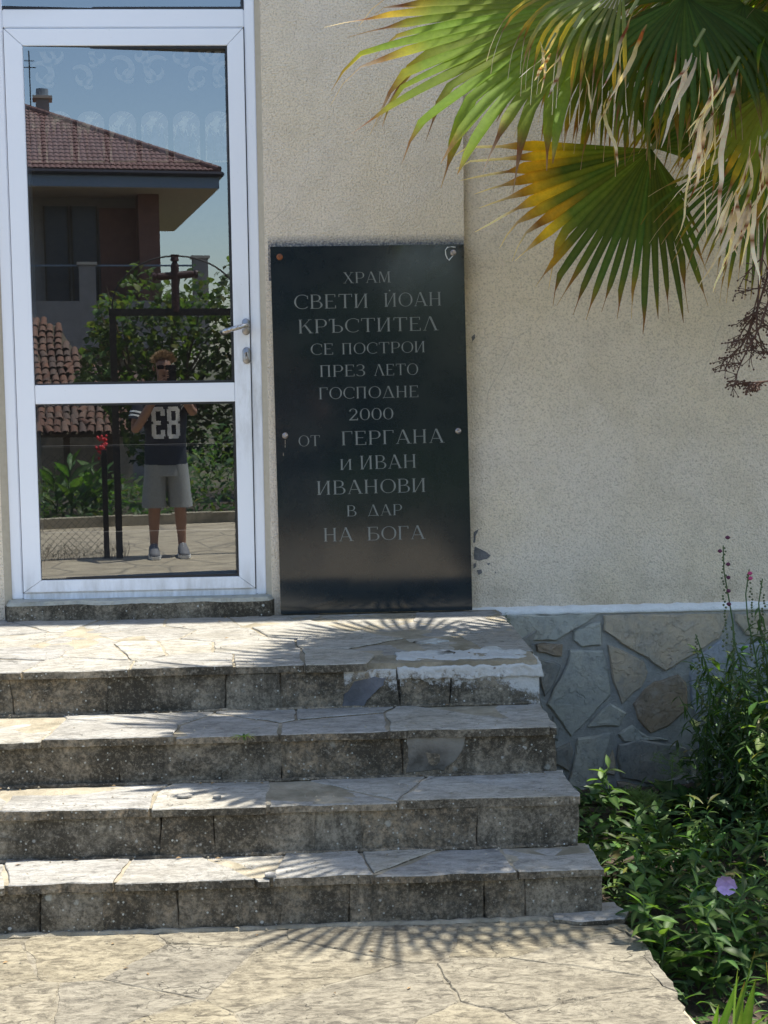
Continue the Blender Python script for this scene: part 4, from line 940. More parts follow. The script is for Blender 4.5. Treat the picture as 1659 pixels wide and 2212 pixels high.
LM = {'broad': [leaf_mesh('broad_leaf', 1, .34, G1_, .3), leaf_mesh('broad_leaf', 1, .30, G2_, .5, .25), leaf_mesh('broad_leaf', 1, .38, G3_, .15)],
      'lance': [leaf_mesh('narrow_leaf', 1, .17, G2_, .5), leaf_mesh('narrow_leaf', 1, .14, G1_, .8, .2), leaf_mesh('narrow_leaf', 1, .18, G4_, .3)],
      'lobed': [leaf_mesh('lobed_leaf', 1, .8, G2_, .3, .2, 1), leaf_mesh('lobed_leaf', 1, .7, G4_, .4, .2, 1)],
      'vine': [leaf_mesh('vine_leaf', 1, 1.0, (.055, .11, .025), .3, .25, 1), leaf_mesh('vine_leaf', 1, .9, (.035, .08, .02), .5, .2, 1), leaf_mesh('vine_leaf', 1, .8, (.10, .15, .05), .2, .4)]}
def put_leaf(kind, p, az, pitch, L, parent, rs, name=None):
    o = bpy.data.objects.new(name or kind+'_leaf', rs.choice(LM[kind])); link(o, parent, p)
    o.rotation_euler = (pitch, rs.uniform(-.4, .4), az-PI/2); o.scale = (L, L, L); return o
def leafset(mb, kind, p, az, pitch, L, rs):
    me = rs.choice(LM[kind]); R = Matrix.Translation(p) @ Matrix.Rotation(az-PI/2, 4, 'Z') @ Matrix.Rotation(pitch, 4, 'X') @ Matrix.Rotation(rs.uniform(-.4, .4), 4, 'Y') @ Matrix.Scale(L, 4)
    n0 = len(mb.v); mb.v += [R @ v.co for v in me.vertices]; mb.f += [[q+n0 for q in f.vertices] for f in me.polygons]
    d = rs.uniform(.6, 1.45); dr = rs.choice((.8, 1, 1, 1.25, 1.7 if rs.random() < .25 else 1)); mb.c += [(a.color[0]*d*dr, a.color[1]*d, a.color[2]*d) for a in me.color_attributes['Col'].data]
M['stem'] = plain('green_stem', (.06, .11, .03), .6)
M['stem_dark'] = plain('brown_stem', (.06, .045, .025), .8)
def plant(name, base, h, kind, n, Lr, label, cat='plant', group=None, lean=(0, 0), rs=None, pitch=(.2, .8), flowers=None, stem='stem', spike=None, r=.005):
    rs = rs or random.Random(hash(name) % 99); base = Vector(base)
    top = base+Vector((lean[0], lean[1], h)); K = 10
    pts = [base.lerp(top, i/K)+Vector((math.sin(i*.9+base.x*9)*.006*i/2, math.cos(i*.7)*.005, 0)) for i in range(K+1)]
    mb = MB(); mb.tube(pts, [r*(1-.6*i/K) for i in range(K+1)], 5)
    o = mk(name, mb.v, mb.f, M[stem], None, False, None, base); tag(o, label, cat, group)
    for i in range(n):
        t = .12+.88*(i+.5)/n
        if spike and t > spike: continue
        p = pts[min(K-1, int(t*K))].lerp(pts[min(K, int(t*K)+1)], t*K-int(t*K)); L = rs.uniform(*Lr)*(1-.45*t**3)
        put_leaf(kind, p, i*2.4+rs.uniform(-.4, .4), rs.uniform(*pitch)*(1 if t < .9 else 1.4), L, o, rs)
    return o, pts
def gz(x, y): return -.15
DOT = {}
def blob(name, p, r, m, parent, rs, flat=1.0):
    V = []; Fc = []; n = 7
    for j, (rz, rr) in enumerate(((-.9, .3), (-.2, 1), (.6, .75), (1.0, .15))):
        for i in range(n): a = 2*PI*i/n; q = rs.uniform(.8, 1.2); V.append(Vector(p)+Vector((r*rr*q*math.cos(a), r*rr*q*math.sin(a), r*rz*flat)))
        if j:
            for i in range(n): Fc.append(((j-1)*n+i, (j-1)*n+(i+1) % n, j*n+(i+1) % n, j*n+i))
    Fc.append([3*n+i for i in range(n)]); return mk(name, V, Fc, m, parent, True)
M['purple'] = plain('dark_purple_petal', (.10, .015, .05), .6); M['magenta'] = plain('magenta_petal', (.45, .05, .16), .5); M['seed'] = plain('seed_capsule', (.10, .12, .05), .7)
M['mallow'] = plain('lilac_petal', (.55, .36, .64), .5, 0, .15, 60)
def at(x, y, Y): return onY(x, y, Y)
# snapdragons: tall spikes by the plinth
for (x0, x1, yt, yb, Y, lab, sd_, fl) in ((1573, 1578, 1178, 1640, -.42, 'tall snapdragon with a bare seed spike rising highest before the plaster', 1, 3), (1640, 1624, 1230, 1650, -.50, 'snapdragon with a magenta bud at its tip by the right edge', 2, 1),
                                     (1652, 1655, 1250, 1660, -.62, 'dense green snapdragon spike at the far right edge of the bed', 4, 0), (1540, 1518, 1370, 1660, -.52, 'leaning snapdragon whose pale tip catches the sun', 5, 0), (1600, 1600, 1350, 1680, -.7, 'bushy dark snapdragon below the tall seed spike', 6, 0)):
    b = at(x0, yb, Y); t = at(x1, yt, Y); rs = random.Random(sd_); h = t.z+.14
    o, pts = plant('snapdragon', (b.x, Y, -.14), h, 'lance', 150, (.05, .10), lab, 'flower', 'snapdragons along the plinth', (t.x-b.x, 0), rs, (-.9, .4), None, 'stem', .62 if fl else .9, .006)
    for i in range(34):
        tt = .62+.38*i/34; p = pts[0].lerp(pts[-1], tt)+Vector((rs.uniform(-.009, .009), rs.uniform(-.009, .009), 0))
        blob('seed_capsule', p, .0065*(1.25-tt*.6), M['seed'], o, rs)
    for i in range(fl*2):
        p = pts[0].lerp(pts[-1], .78+.05*i if fl > 1 else .985-.02*i)+Vector((rs.choice((-1, 1))*.016*(fl > 1), -.01, 0)); blob('petal', p, .010, M['purple'] if fl > 1 else M['magenta'], o, rs, .8)
    for i in range(4):   # side branches with narrow leaves
        a = rs.uniform(0, 6.28); hb = rs.uniform(.12, .42)*h; q = pts[0].lerp(pts[-1], hb/h); e = q+Vector((math.cos(a)*.12, math.sin(a)*.12, rs.uniform(.1, .25)))
        mb = MB(); mb.tube([q, (q+e)/2+Vector((0, 0, .01)), e], [.003, .0025, .0015], 4); br = mb.build('side_shoot', M['stem'], o)
        for j in range(12): put_leaf('lance', q.lerp(e, (j+1)/12), rs.uniform(0, 6.28), rs.uniform(-.9, .5), rs.uniform(.04, .08), br, rs)
# broad-leaved upright plants in the bed
BR = [(1340, 1745, -.75, .60, 'broad-leaved stem beside the third tread, closest to the plinth'), (1290, 1880, -1.25, .46, 'broad-leaved stem pressed against the end of the lowest tread'),
      (1365, 1870, -1.3, .50, 'leafy stem with one pale sunlit leaf near the steps'), (1408, 1900, -1.55, .52, 'upright leafy stem midway between steps and mallow'),
      (1440, 1780, -1.2, .62, 'tall leafy stem whose sunlit tip stands out against the dark'), (1500, 1820, -1.35, .60, 'leafy stem standing between the sunlit tip and the lilac flower'),
      (1540, 1880, -1.7, .55, 'leafy stem just below the lilac mallow flower'), (1610, 1850, -1.5, .64, 'tall broad-leaved stem right of the mallow flower'),
      (1380, 1990, -2.0, .38, 'leafy stem growing where the pavement corner is broken'), (1430, 2030, -2.15, .42, 'broad-leaved plant leaning over the ragged pavement edge'),
      (1500, 1990, -2.05, .48, 'leafy stem in deep shade behind the pale-tipped one'), (1525, 2010, -2.2, .46, 'leafy stem with a long pointed top leaf above the iris'),
      (1595, 1990, -2.0, .40, 'leafy stem directly above the iris blades'), (1620, 2000, -2.1, .44, 'leafy stem over bare soil at the right edge'),
      (1395, 1935, -1.75, .44, 'leafy stem rising from beneath the lowest step end')]
for i, (x, y, Y, h, lab) in enumerate(BR):
    q = at(x, y, Y); zt = q.z; rs = random.Random(200+i); hh = max(.28, zt+.15)
    plant('leafy_plant', (q.x+rs.uniform(-.02, .05), Y, -.15), hh, 'broad', 28, (.07, .125), lab, 'plant', 'broad-leaved plants in the bed', (rs.uniform(-.05, .03), 0), rs, (-.25, .75))
# chrysanthemum-like lobed clump, fennel, mallow flower, iris, weeds
q = at(1480, 1760, -.55); rs = random.Random(77)
mb = MB(); 
o = mk('lobed_leaf_clump', *(lambda m_: (m_.v, m_.f))(MB().tube([(q.x, -.55, -.15), (q.x, -.55, q.z-.1)], .006, 5)), M['stem'], None, False, None, (q.x, -.55, -.15)); tag(o, 'dark clump of deeply lobed leaves against the stone plinth', 'plant')
for i in range(120):
    a = rs.uniform(0, 6.28); r_ = rs.uniform(0, .24); put_leaf('lobed', Vector((q.x+r_*math.cos(a), -.55+r_*.6*math.sin(a), rs.uniform(-.05, q.z+.02))), a, rs.uniform(-.2, .7), rs.uniform(.06, .10), o, rs)
M['fennel'] = plain('fennel_green', (.13, .20, .04), .7)
for (x, y, Y, h, lab) in ((1385, 1745, -.6, .62, 'feathery yellow-green fennel in front of the stone plinth'), (1448, 1660, -.5, .70, 'thin single fennel shoot standing up against the plinth')):
    q = at(x, y, Y); rs = random.Random(int(x)); mb = MB(); mb.tube([(q.x, Y, -.15), (q.x+.01, Y, q.z+.05)], [.003, .0015], 5)
    o = mk('fennel', mb.v, mb.f, M['fennel'], None, False, None, (q.x, Y, -.15)); tag(o, lab, 'plant', 'fennel')
    mb = MB()
    for i in range(90 if x < 1400 else 25):
        t = rs.uniform(.6, 1); p = Vector((q.x, Y, -.15+(q.z+.2)*t)); a = rs.uniform(0, 6.28); e = p+Vector((math.cos(a)*.09, math.sin(a)*.06, rs.uniform(-.02, .07)))*rs.uniform(.4, 1); mb.tube([p, e], .0009, 3)
        for _ in range(6): s_ = p.lerp(e, rs.uniform(.4, 1)); mb.tube([s_, s_+Vector((rs.uniform(-1, 1), rs.uniform(-1, 1), rs.uniform(-.3, 1)))*.018], .0007, 3)
    f = mb.build('frond', M['fennel'], o); f['kind'] = 'stuff'
q = at(1564, 1902, -2.0); rs = random.Random(3)
o, pts = plant('mallow', (q.x+.03, -1.96, -.15), q.z+.13, 'broad', 10, (.06, .09), 'lilac mallow flower opened above the dark leaves', 'flower', None, (-.02, 0), rs)
c0 = Vector((q.x, -2.03, q.z)); nn = Vector((-.35, -.75, -.1)).normalized()
u_ = nn.cross(Vector((0, 0, 1))).normalized(); v_ = u_.cross(nn)
for k in range(5):
    V = []; Fc = []
    for i in range(6):
        t = i/5; wd = .017*math.sin(min(1, t*1.15)*PI*.62)+.001
        for j in range(3):
            a = 2*PI*k/5+.3; rr_ = .029*t; dd = u_*math.cos(a)+v_*math.sin(a); ss = nn.cross(dd)
            V.append(c0+dd*rr_+ss*(j-1)*wd*(.9 if t < .99 else .8)+nn*(.012*t*t+.003*math.sin(i*2+j*3)))
        if i:
            for j in range(2): b = i*3+j; Fc.append((b-3, b-2, b+1, b))
    mk('petal', V, Fc, M['mallow'], o, True)
# iris blades at the bottom right
M['iris'] = leaf_mat('iris_leaf', .4, .45, (2.2, 2.4, .8))
ir = tag(mk('iris', *(lambda m_: (m_.v, m_.f))(MB().tube([(1.04, -2.78, -.17), (1.04, -2.78, -.10)], .02, 8)), M['stem'], None, False, None, (1.04, -2.78, -.16)), 'iris with upright green sword leaves and brown tips at the lower right', 'plant')
for i, (x0, y0, x1, y1, Y, w_) in enumerate(((1540, 2230, 1572, 2090, -2.45, .022), (1560, 2240, 1620, 2035, -2.5, .014), (1575, 2240, 1600, 2070, -2.55, .016), (1600, 2260, 1618, 2100, -2.42, .026), (1622, 2260, 1630, 2095, -2.38, .030),
                                     (1590, 2250, 1680, 2140, -2.6, .018), (1640, 2240, 1660, 2080, -2.35, .02), (1655, 2270, 1640, 2060, -2.4, .012), (1530, 2230, 1555, 2150, -2.35, .014), (1612, 2260, 1650, 2190, -2.6, .02))):
    Y -= .32; a, b = at(x0, y0, Y), at(x1, y1, Y); a = a+(a-b)*.6; V = []; Fc = []; C = []
    for j in range(11):
        t = j/10; p = a.lerp(b, t)+Vector((.02*math.sin(t*2+i), -.03*t*t, -.01*t*t)); hw = w_/2*(1-t**4)*(.7+.3*math.sin(t*PI))+.0006; s_ = Vector((math.cos(i*.7+.3*t), math.sin(i*.7+.3*t)*.5, 0)).normalized()
        cc = lerp((.07, .14, .025), BRN, max(0, (t-.88)*8) if i % 2 else max(0, (t-.96)*10)); V += [p-s_*hw, p+Vector((0, -.003, 0)), p+s_*hw]; C += [cc, lerp(cc, (.15, .2, .06), .4), cc]
        if j: q_ = j*3; Fc += [(q_-3, q_-2, q_+1, q_), (q_-2, q_-1, q_+2, q_+1)]
    mk('blade', V, Fc, M['iris'], ir, True, C)
# undergrowth nobody could count, filling the bed
def undergrowth(name, n, xr, yr, zf, kinds, Lr, label, seed):
    rs = random.Random(seed); mb = MB()
    for _ in range(n):
        x = rs.uniform(*xr); y = rs.uniform(*yr)
        if x < .86+.0 and y > -2.0: x = .86+rs.random()*.15
        edge = np.interp(-y, [0, 1.9, 2.15, 2.4, 2.66, 2.9, 3.6], [.83, .88, .95, .97, 1.0, 1.05, 1.33])
        if x < edge: continue
        if y < -2.28 and x < 1.45 and rs.random() < .75: continue
        z = zf(x, y, rs)
        leafset(mb, rs.choice(kinds), Vector((x, y, z)), rs.uniform(0, 6.28), rs.uniform(-.5, .9), rs.uniform(*Lr), rs)
    o = mb.build(name, M['leaf'], None, True); tag(o, label, 'undergrowth', kind='stuff'); return o
def hz(x, y, rs):
    top = -.03+.16*max(0, min(1, (x-1.0)/.8))-(.06 if y < -2.15 else 0)-(.16 if y > -1.0 and x < 1.5 else 0); top += .10*noise.noise(Vector((x*4, y*4, 1)))
    return -.15+(top+.15)*rs.random()**.7
undergrowth('undergrowth', 7500, (.84, 2.4), (-3.2, -.12), hz, ('broad', 'lance', 'lance', 'lance', 'lobed'), (.035, .085), 'dense dark green undergrowth filling the bed beside the steps', 5)
def hz2(x, y, rs): return -.1+(.33+.22*noise.noise(Vector((x*3, y*3, 1)))+.25*max(0, min(1, (x-1.25)/.5)))*rs.random()
undergrowth('leafy_shrub', 4200, (1.56, 2.6), (-1.3, -.15), hz2, ('lance', 'lance', 'broad'), (.05, .10), 'dark narrow-leaved growth massed against the plinth at the right', 6)
# weed in the wall and grass tuft on the second tread
q = at(1093, 1345, -.02); rs = random.Random(8)
o = mk('wall_weed', *(lambda m_: (m_.v, m_.f))(MB().tube([(q.x, .0, .53), (q.x, -.03, .60)], .002, 4)), M['stem'], None, False, None, (q.x, 0, .53)); tag(o, 'small weed sprouting from the joint under the white line', 'weed')
for i in range(26): put_leaf('lance', Vector((q.x+rs.uniform(-.012, .012), -.025, rs.uniform(.54, .605))), rs.uniform(0, 6.28), rs.uniform(-.2, .9), rs.uniform(.015, .03), o, rs)
q = onZ(527, 1592, ZL-RISE); rs = random.Random(10)
o = mk('grass_tuft', *(lambda m_: (m_.v, m_.f))(MB().tube([(q.x, q.y, ZL-RISE-.01), (q.x, q.y, ZL-RISE+.01)], .004, 5)), M['stem'], None, False, None, (q.x, q.y, ZL-RISE)); tag(o, 'small grass tuft rooted at the edge of the second tread', 'grass')
for i in range(26):
    a = rs.uniform(0, 6.28); L = rs.uniform(.03, .08); V = []; Fc = []; C = []
    for j in range(5):
        t = j/4; p = Vector((q.x+math.cos(a)*L*t, q.y-.01+math.sin(a)*L*.6*t, ZL-RISE+.002+L*.5*t-L*.55*t*t)); s_ = Vector((-math.sin(a), math.cos(a), 0)); hw = .0025*(1-t)+.0003; V += [p-s_*hw, p+s_*hw]; cc = lerp((.14, .22, .04), (.35, .32, .12), t*rs.random()); C += [cc, cc]
        if j: Fc.append((2*j-2, 2*j-1, 2*j+1, 2*j))
    mk('blade', V, Fc, M['iris'], o, False, C)
V = []; p = q.copy(); 
# loose chips on the treads
for (x, y, z, r_) in ((725, 1628, ZL-RISE*1-.0, 0), (398, 1723, ZL-RISE*2, .018), (585, 1894, ZL-RISE*3, .018), (470, 1725, ZL-RISE*2, .012)):
    if not r_: continue
    q = onZ(x, y, z); rs = random.Random(x); o = slab('stone_chip', [(q.x+r_*1.3*math.cos(a)*rs.uniform(.7, 1.1), q.y+r_*math.sin(a)*rs.uniform(.7, 1.1)) for a in np.linspace(0, 6.28, 8)[:-1]], (lambda zz: lambda u, v, h: (u, v, zz+.002+h))(z), .008, M['tread'], None, .002, .001, .03, .002)
    tag(o, {398: 'flat stone chip lying on the third tread, larger one', 585: 'flat stone chip lying on the lowest tread', 470: 'small stone chip right of the larger one on the third tread'}[x], 'stone chip')
# grit, crumbs of mortar and bits of dead leaf on the treads and the paving
rs = random.Random(404); mg = MB(); ml = MB()
for _ in range(520):
    k = rs.choice((0, 1, 2, 3, 4, 4)); x = rs.uniform(-1.3, .78)
    y = rs.uniform(-2.9, -1.95) if k == 4 else FRONT[k]+(abs(rs.gauss(0, .05))+.01 if rs.random() < .3 else rs.uniform(.02, (.9 if k == 0 else .2)))
    if k and k < 4 and rs.random() < .5: y = FRONT[k-1]-rs.uniform(.004, .03)
    z = (0 if k == 4 else ZL-RISE*k)+.004; q = rs.uniform(.0015, .0045)
    mg.add([(x-q, y-q*.7, z), (x+q*1.2, y-q, z), (x+q*.2, y+q, z), (x, y, z+q*1.1)], [(0, 1, 3), (1, 2, 3), (2, 0, 3)])
for _ in range(46):
    k = rs.choice((0, 1, 2, 3, 4, 4)); x = rs.uniform(-1.2, .8); y = rs.uniform(-2.8, -1.95) if k == 4 else (FRONT[k-1]-rs.uniform(.01, .05) if k else rs.uniform(-1.0, -.05))
    z = (0 if k == 4 else ZL-RISE*k)+.005; a = rs.uniform(0, 6.28); L = rs.uniform(.008, .022); W = L*rs.uniform(.15, .35); c_, s_ = math.cos(a), math.sin(a)
    ml.add([(x, y, z), (x+c_*L*.5-s_*W, y+s_*L*.5+c_*W, z+.004), (x+c_*L, y+s_*L, z+.001), (x+c_*L*.5+s_*W, y+s_*L*.5-c_*W, z+.002)], [(0, 1, 2, 3)])
o = mg.build('grit', M['mortar'], None); tag(o, 'loose grit and mortar crumbs scattered over treads and paving', 'grit', kind='stuff')
M['litter'] = plain('dead_leaf', (.20, .13, .06), .9, 0, .4, 90)
o = ml.build('leaf_litter', M['litter'], None); tag(o, 'small brown scraps of dead leaf lying on the steps', 'litter', kind='stuff')
#@@BACK@@
# ================================================================== BEHIND THE CAMERA (seen mirrored in the glass and the plaque)
def mirP(x, y, P0, n):
    d = ray(x, y); h = CAM + d*(((PANE_C-CAM).dot(PANE_N))/d.dot(PANE_N)); e = d - PANE_N*(2*d.dot(PANE_N)); return h+e*((Vector(P0)-h).dot(n)/e.dot(n))
def inside(P, x, y):
    c = False; n = len(P)
    for i in range(n):
        a, b = P[i], P[(i+1) % n]
        if (a[1] > y) != (b[1] > y) and x < (b[0]-a[0])*(y-a[1])/(b[1]-a[1])+a[0]: c = not c
    return c
M['iron'] = plain('dark_painted_iron', (.011, .009, .009), .6, 0, .3, 30)
M['oxide'] = plain('red_oxide_iron', (.035, .006, .005), .6, 0, .3, 30)
M['wire'] = plain('rusted_wire', (.05, .04, .035), .7)
# iron gate arch with a cross
YG = -6.52
gate = empty('iron_gate_arch', (0, YG, 0), 'dark iron gateway arch topped by a turned cross, mirrored in the door glass', 'gate arch')
pl_ = mir(242.5, 675, YG); prr = mir(522, 675, YG); zb_ = pl_.z
def post(x, w_, z1, name='post', mm='iron', par=None, y=YG):
    mb = MB(); mb.box((x-w_/2, y-w_/2, -.01), (x+w_/2, y+w_/2, z1), .003); return mb.build(name, M[mm], par or gate)
post(pl_.x, .055, zb_-.03); post(prr.x, .055, zb_-.03)
mb = MB(); mb.box((pl_.x-.03, YG-.026, zb_-.03), (prr.x+.03, YG+.026, zb_+.03), .003); mb.build('crossbar', M['iron'], gate)
c_ = (pl_.x+prr.x)/2; top = mir(385, 553, YG).z
mb = MB(); mb.tube([(c_+(prr.x-pl_.x)/2*math.cos(t), YG, zb_+.03+(top-zb_-.03)*math.sin(t)) for t in np.linspace(0, PI, 28)], .008, 6); mb.build('arch_rod', M['iron'], gate)
cc_ = mir(378, 595, YG); ct = mir(378, 550, YG)
mb = MB(); mb.tube([(cc_.x, YG, zb_), (cc_.x, YG, zb_+.2), (cc_.x, YG, ct.z-.09), (cc_.x, YG, ct.z-.06), (cc_.x, YG, ct.z-.05), (cc_.x, YG, ct.z-.02), (cc_.x, YG, ct.z)], [.036, .034, .034, .020, .038, .030, .036], 12)
al, ar = mir(329, 598, YG), mir(427, 592, YG)
mb.tube([(al.x, YG, al.z), (al.x+.02, YG, al.z), (al.x+.035, YG, al.z), (al.x+.05, YG, al.z), (ar.x-.05, YG, ar.z), (ar.x-.035, YG, ar.z), (ar.x-.02, YG, ar.z), (ar.x, YG, ar.z)], [.034, .038, .022, .032, .032, .022, .038, .034], 12)
mb.build('cross', M['oxide'], gate)
# chain-link fence beside it
fe = empty('chain_link_fence', (-1.3, YG-.05, 0), 'rusty chain-link fence with short iron post, mirrored low in the door glass', 'fence')
xf = mir(228, 1100, YG-.05).x; zf_ = mir(228, 972, YG-.05).z
post(xf, .045, zf_, 'post', 'iron', fe, YG-.05); post(xf-1.9, .045, zf_, 'post', 'iron', fe, YG-.05)
mb = MB(); s_ = .062; x0, x1, zt = xf-1.9, xf, zf_-.03
import itertools
k0 = -int(zt/s_)-1
for i in range(k0, int((x1-x0)/s_)+int(zt/s_)+2):
    for sg in (1, -1):
        # line x = x0 + i*s + sg*z
        a_z = 0.0; pts = []
        zz = np.linspace(.02, zt, 3)
        for z_ in (0.02, zt):
            pts.append((x0+i*s_+sg*z_, z_))
        (xa, za), (xb, zb2) = pts
        # clip to fence width
        t0, t1 = 0.0, 1.0
        for lim, side in ((x0, 1), (x1, -1)):
            fa, fb = side*(xa-lim), side*(xb-lim)
            if fa < 0 and fb < 0: t0 = 1; t1 = 0; break
            if fa < 0: t0 = max(t0, fa/(fa-fb))
            if fb < 0: t1 = min(t1, fa/(fa-fb))
        if t1 <= t0+.01: continue
        A = Vector((xa+(xb-xa)*t0, YG-.05+.003*sg, za+(zb2-za)*t0)); B = Vector((xa+(xb-xa)*t1, YG-.05+.003*sg, za+(zb2-za)*t1))
        mb.tube([A, (A+B)/2+Vector((0, .006, 0)), B], .0017, 3, False)
o = mb.build('wire_mesh', M['wire'], fe); o['kind'] = 'stuff'
M['dry'] = plain('dry_grass', (.16, .12, .07), .9)
mb = MB(); rs = random.Random(4)
for _ in range(420):
    x = rs.uniform(xf-1.6, xf+.18); y = YG-.05+rs.gauss(0, .05); h = rs.uniform(.03, .14)*(1.5 if rs.random() < .1 else 1)
    mb.tube([(x, y, -.005), (x+rs.uniform(-.03, .03), y+rs.uniform(-.03, .03), h*.6), (x+rs.uniform(-.07, .07), y+rs.uniform(-.05, .05), h)], .0013, 3, False)
o = mb.build('dry_weeds', M['dry'], None); tag(o, 'dry brown weeds tangled along the foot of the wire fence', 'weeds', kind='stuff')
# kerb of the planting bed
mb = MB(); V = []
kp = [(x, -9.0-.06*math.sin(x*.6)-.02*x) for x in np.linspace(-12, 12, 60)]
for i in range(59):
    (xa, ya), (xb, yb) = kp[i], kp[i+1]; h = .10+.01*noise.noise(Vector((xa*2, 0, 0)))
    mb.add([(xa, ya, -.02), (xb, yb, -.02), (xb, yb-.13, -.02), (xa, ya-.13, -.02), (xa, ya, h), (xb, yb, h), (xb, yb-.13, h), (xa, ya-.13, h)], [(0, 1, 5, 4), (4, 5, 6, 7), (2, 3, 7, 6)])
o = mb.build('kerb', M['mortar'], None); tag(o, kind='structure')
# bed planting
def hz3(x, y, rs): return rs.random()*(.30+.55*max(0, min(1, (x-.0)/.9))+.2*noise.noise(Vector((x*2.5, y*2, 4))))*min(1, .35+(-y-9.15)*1.2)
def ug2(name, n, xr, yr, zf, kinds, Lr, label, seed, cat='undergrowth'):
    rs = random.Random(seed); mb = MB()
    for _ in range(n):
        x = rs.uniform(*xr); y = rs.uniform(*yr); leafset(mb, rs.choice(kinds), Vector((x, y, zf(x, y, rs))), rs.uniform(0, 6.28), rs.uniform(-.6, .9), rs.uniform(*Lr), rs)
    o = mb.build(name, M['leaf'], None, True); tag(o, label, cat, kind='stuff'); return o
ug2('bed_foliage', 5200, (-3, 3), (-11.5, -9.2), hz3, ('broad', 'lance', 'lobed'), (.07, .15), 'low mixed greenery in the bed behind the kerb, mirrored in the lower pane', 21)
can = None
for i, (x, y, Y) in enumerate(((150, 1000, -9.5), (120, 1030, -9.6), (185, 1035, -9.7), (205, 1010, -9.9))):
    q = mir(x, y, Y); rs = random.Random(50+i)
    o, pts = plant('canna', (q.x, Y, 0), max(.3, q.z), 'broad', 9, (.30, .46), ('large-leaved canna mirrored left in the lower pane', 'shorter canna at the left edge of the mirrored bed', 'canna nearest the mirrored iron post', 'canna stem standing behind the others in the mirrored bed')[i], 'plant', 'cannas in the mirrored bed', (0, 0), rs, (.6, 1.2), None, 'stem', None, .012)
M['red'] = plain('red_petal', (.55, .012, .02), .5)
q = mir(220, 960, -9.6); rs = random.Random(61)
o, pts = plant('red_flower', (q.x, -9.6, 0), q.z-.05, 'broad', 6, (.12, .2), 'bright red flower on a tall stem, mirrored beside the iron post', 'flower', None, (0, 0), rs, (.2, .8))
for i in range(34): blob('petal', (q.x+rs.gauss(0, .032), -9.6+rs.gauss(0, .03), q.z+rs.gauss(0, .06)), .016, M['red'], o, rs)
# vine-covered fig tree
vt = empty('fig_tree', (.6, -15.2, -.3), 'broad-leaved fig tree mirrored behind the iron cross, its leaves glinting', 'tree')
mb = MB(); bz = Vector((.6, -15.2, -.5)); rs = random.Random(6); mb.tube([bz, bz+Vector((.05, 0, .7)), bz+Vector((-.05, 0, 1.3))], [.12, .10, .08], 8)
mb.build('trunk', M['bark'], vt)
mb = MB()
for i in range(14):
    q = mir(rs.uniform(200, 520), rs.uniform(580, 780), rs.uniform(-15.8, -14.6)); a = bz+Vector((-.05, 0, 1.2)); m_ = (a+q)/2+Vector((rs.uniform(-.2, .2), 0, -.1)); mb.tube([a, m_, q], [.04, .025, .008], 5)
mb.build('limbs', M['bark'], vt)
FP = [(165, 830), (172, 770), (195, 705), (215, 645), (262, 628), (262, 600), (272, 570), (300, 562), (332, 582), (336, 625), (365, 600), (385, 640), (398, 598), (420, 565), (445, 598), (455, 590), (475, 575), (492, 560), (520, 560), (900, 600), (900, 1010), (300, 1010), (240, 900)]
leaves = []
rs = random.Random(17)
while len(leaves) < 9000:
    x, y = rs.uniform(160, 900), rs.uniform(480, 1010)
    if not inside(FP, x, y): continue
    if x < 540 and (y < 640 and rs.random() < .55): continue
    if noise.noise(Vector((x*.03, y*.03, 0))) < -.18 and rs.random() < .7: continue
    leaves.append((x, y, rs.uniform(-16.2, -14.4)))
allm = MB()
for i, (x, y, Y) in enumerate(leaves):
    q = mir(x, y, Y); L = rs.uniform(.07, .16)
    if i < 150 and x < 505: put_leaf('vine', q, rs.uniform(0, 6.28), rs.uniform(-1.0, 1.2), L, vt, rs, 'leaf')
    else: leafset(allm, 'vine', q, rs.uniform(0, 6.28), rs.uniform(-1.0, 1.2), L, rs)
o = allm.build('foliage', M['leaf'], vt, True); o['kind'] = 'stuff'
# taller trees further to the side, which darken the plaque
def tree(base, h, cr, n, label, seed, kind='vine'):
    rs = random.Random(seed); base = Vector(base); t = empty('broadleaf_tree', base, label, 'tree', 'trees behind the photographer')
    mb = MB(); mb.tube([base, base+Vector((.1, 0, h*.3)), base+Vector((0, .1, h*.55)), base+Vector((.1, 0, h*.8))], [.16, .13, .09, .04], 8)
    for i in range(9):
        a = rs.uniform(0, 6.28); q = base+Vector((0, 0, h*rs.uniform(.3, .7))); mb.tube([q, q+Vector((math.cos(a)*cr*.6, math.sin(a)*cr*.6, h*.18))], [.05, .015], 5)
    mb.build('trunk', M['bark'], t); mb = MB(); cl = [(Vector((rs.gauss(0, .45), rs.gauss(0, .45), rs.gauss(0, .38)))*cr+base+Vector((0, 0, h*.62)), rs.uniform(.35, .6)*cr) for _ in range(22)]
    for _ in range(n):
        c_, r_ = rs.choice(cl); d = Vector((rs.gauss(0, 1), rs.gauss(0, 1), rs.gauss(0, 1))).normalized()*r_*rs.uniform(.6, 1); leafset(mb, kind, c_+d, rs.uniform(0, 6.28), rs.uniform(-1, 1), rs.uniform(.14, .26), rs)
    o = mb.build('crown', M['leaf'], t, True); o['kind'] = 'stuff'
tree((4.4, -17, -.5), 7.5, 1.7, 3600, 'leafy tree standing to the side of the mirrored fig tree', 71)
tree((6.5, -21, -.8), 9, 2.3, 3600, 'taller leafy tree further out beside the first', 72)
tree((-5.5, -19, -.8), 6, 1.6, 2400, 'leafy tree on the far side of the tiled shed', 73)
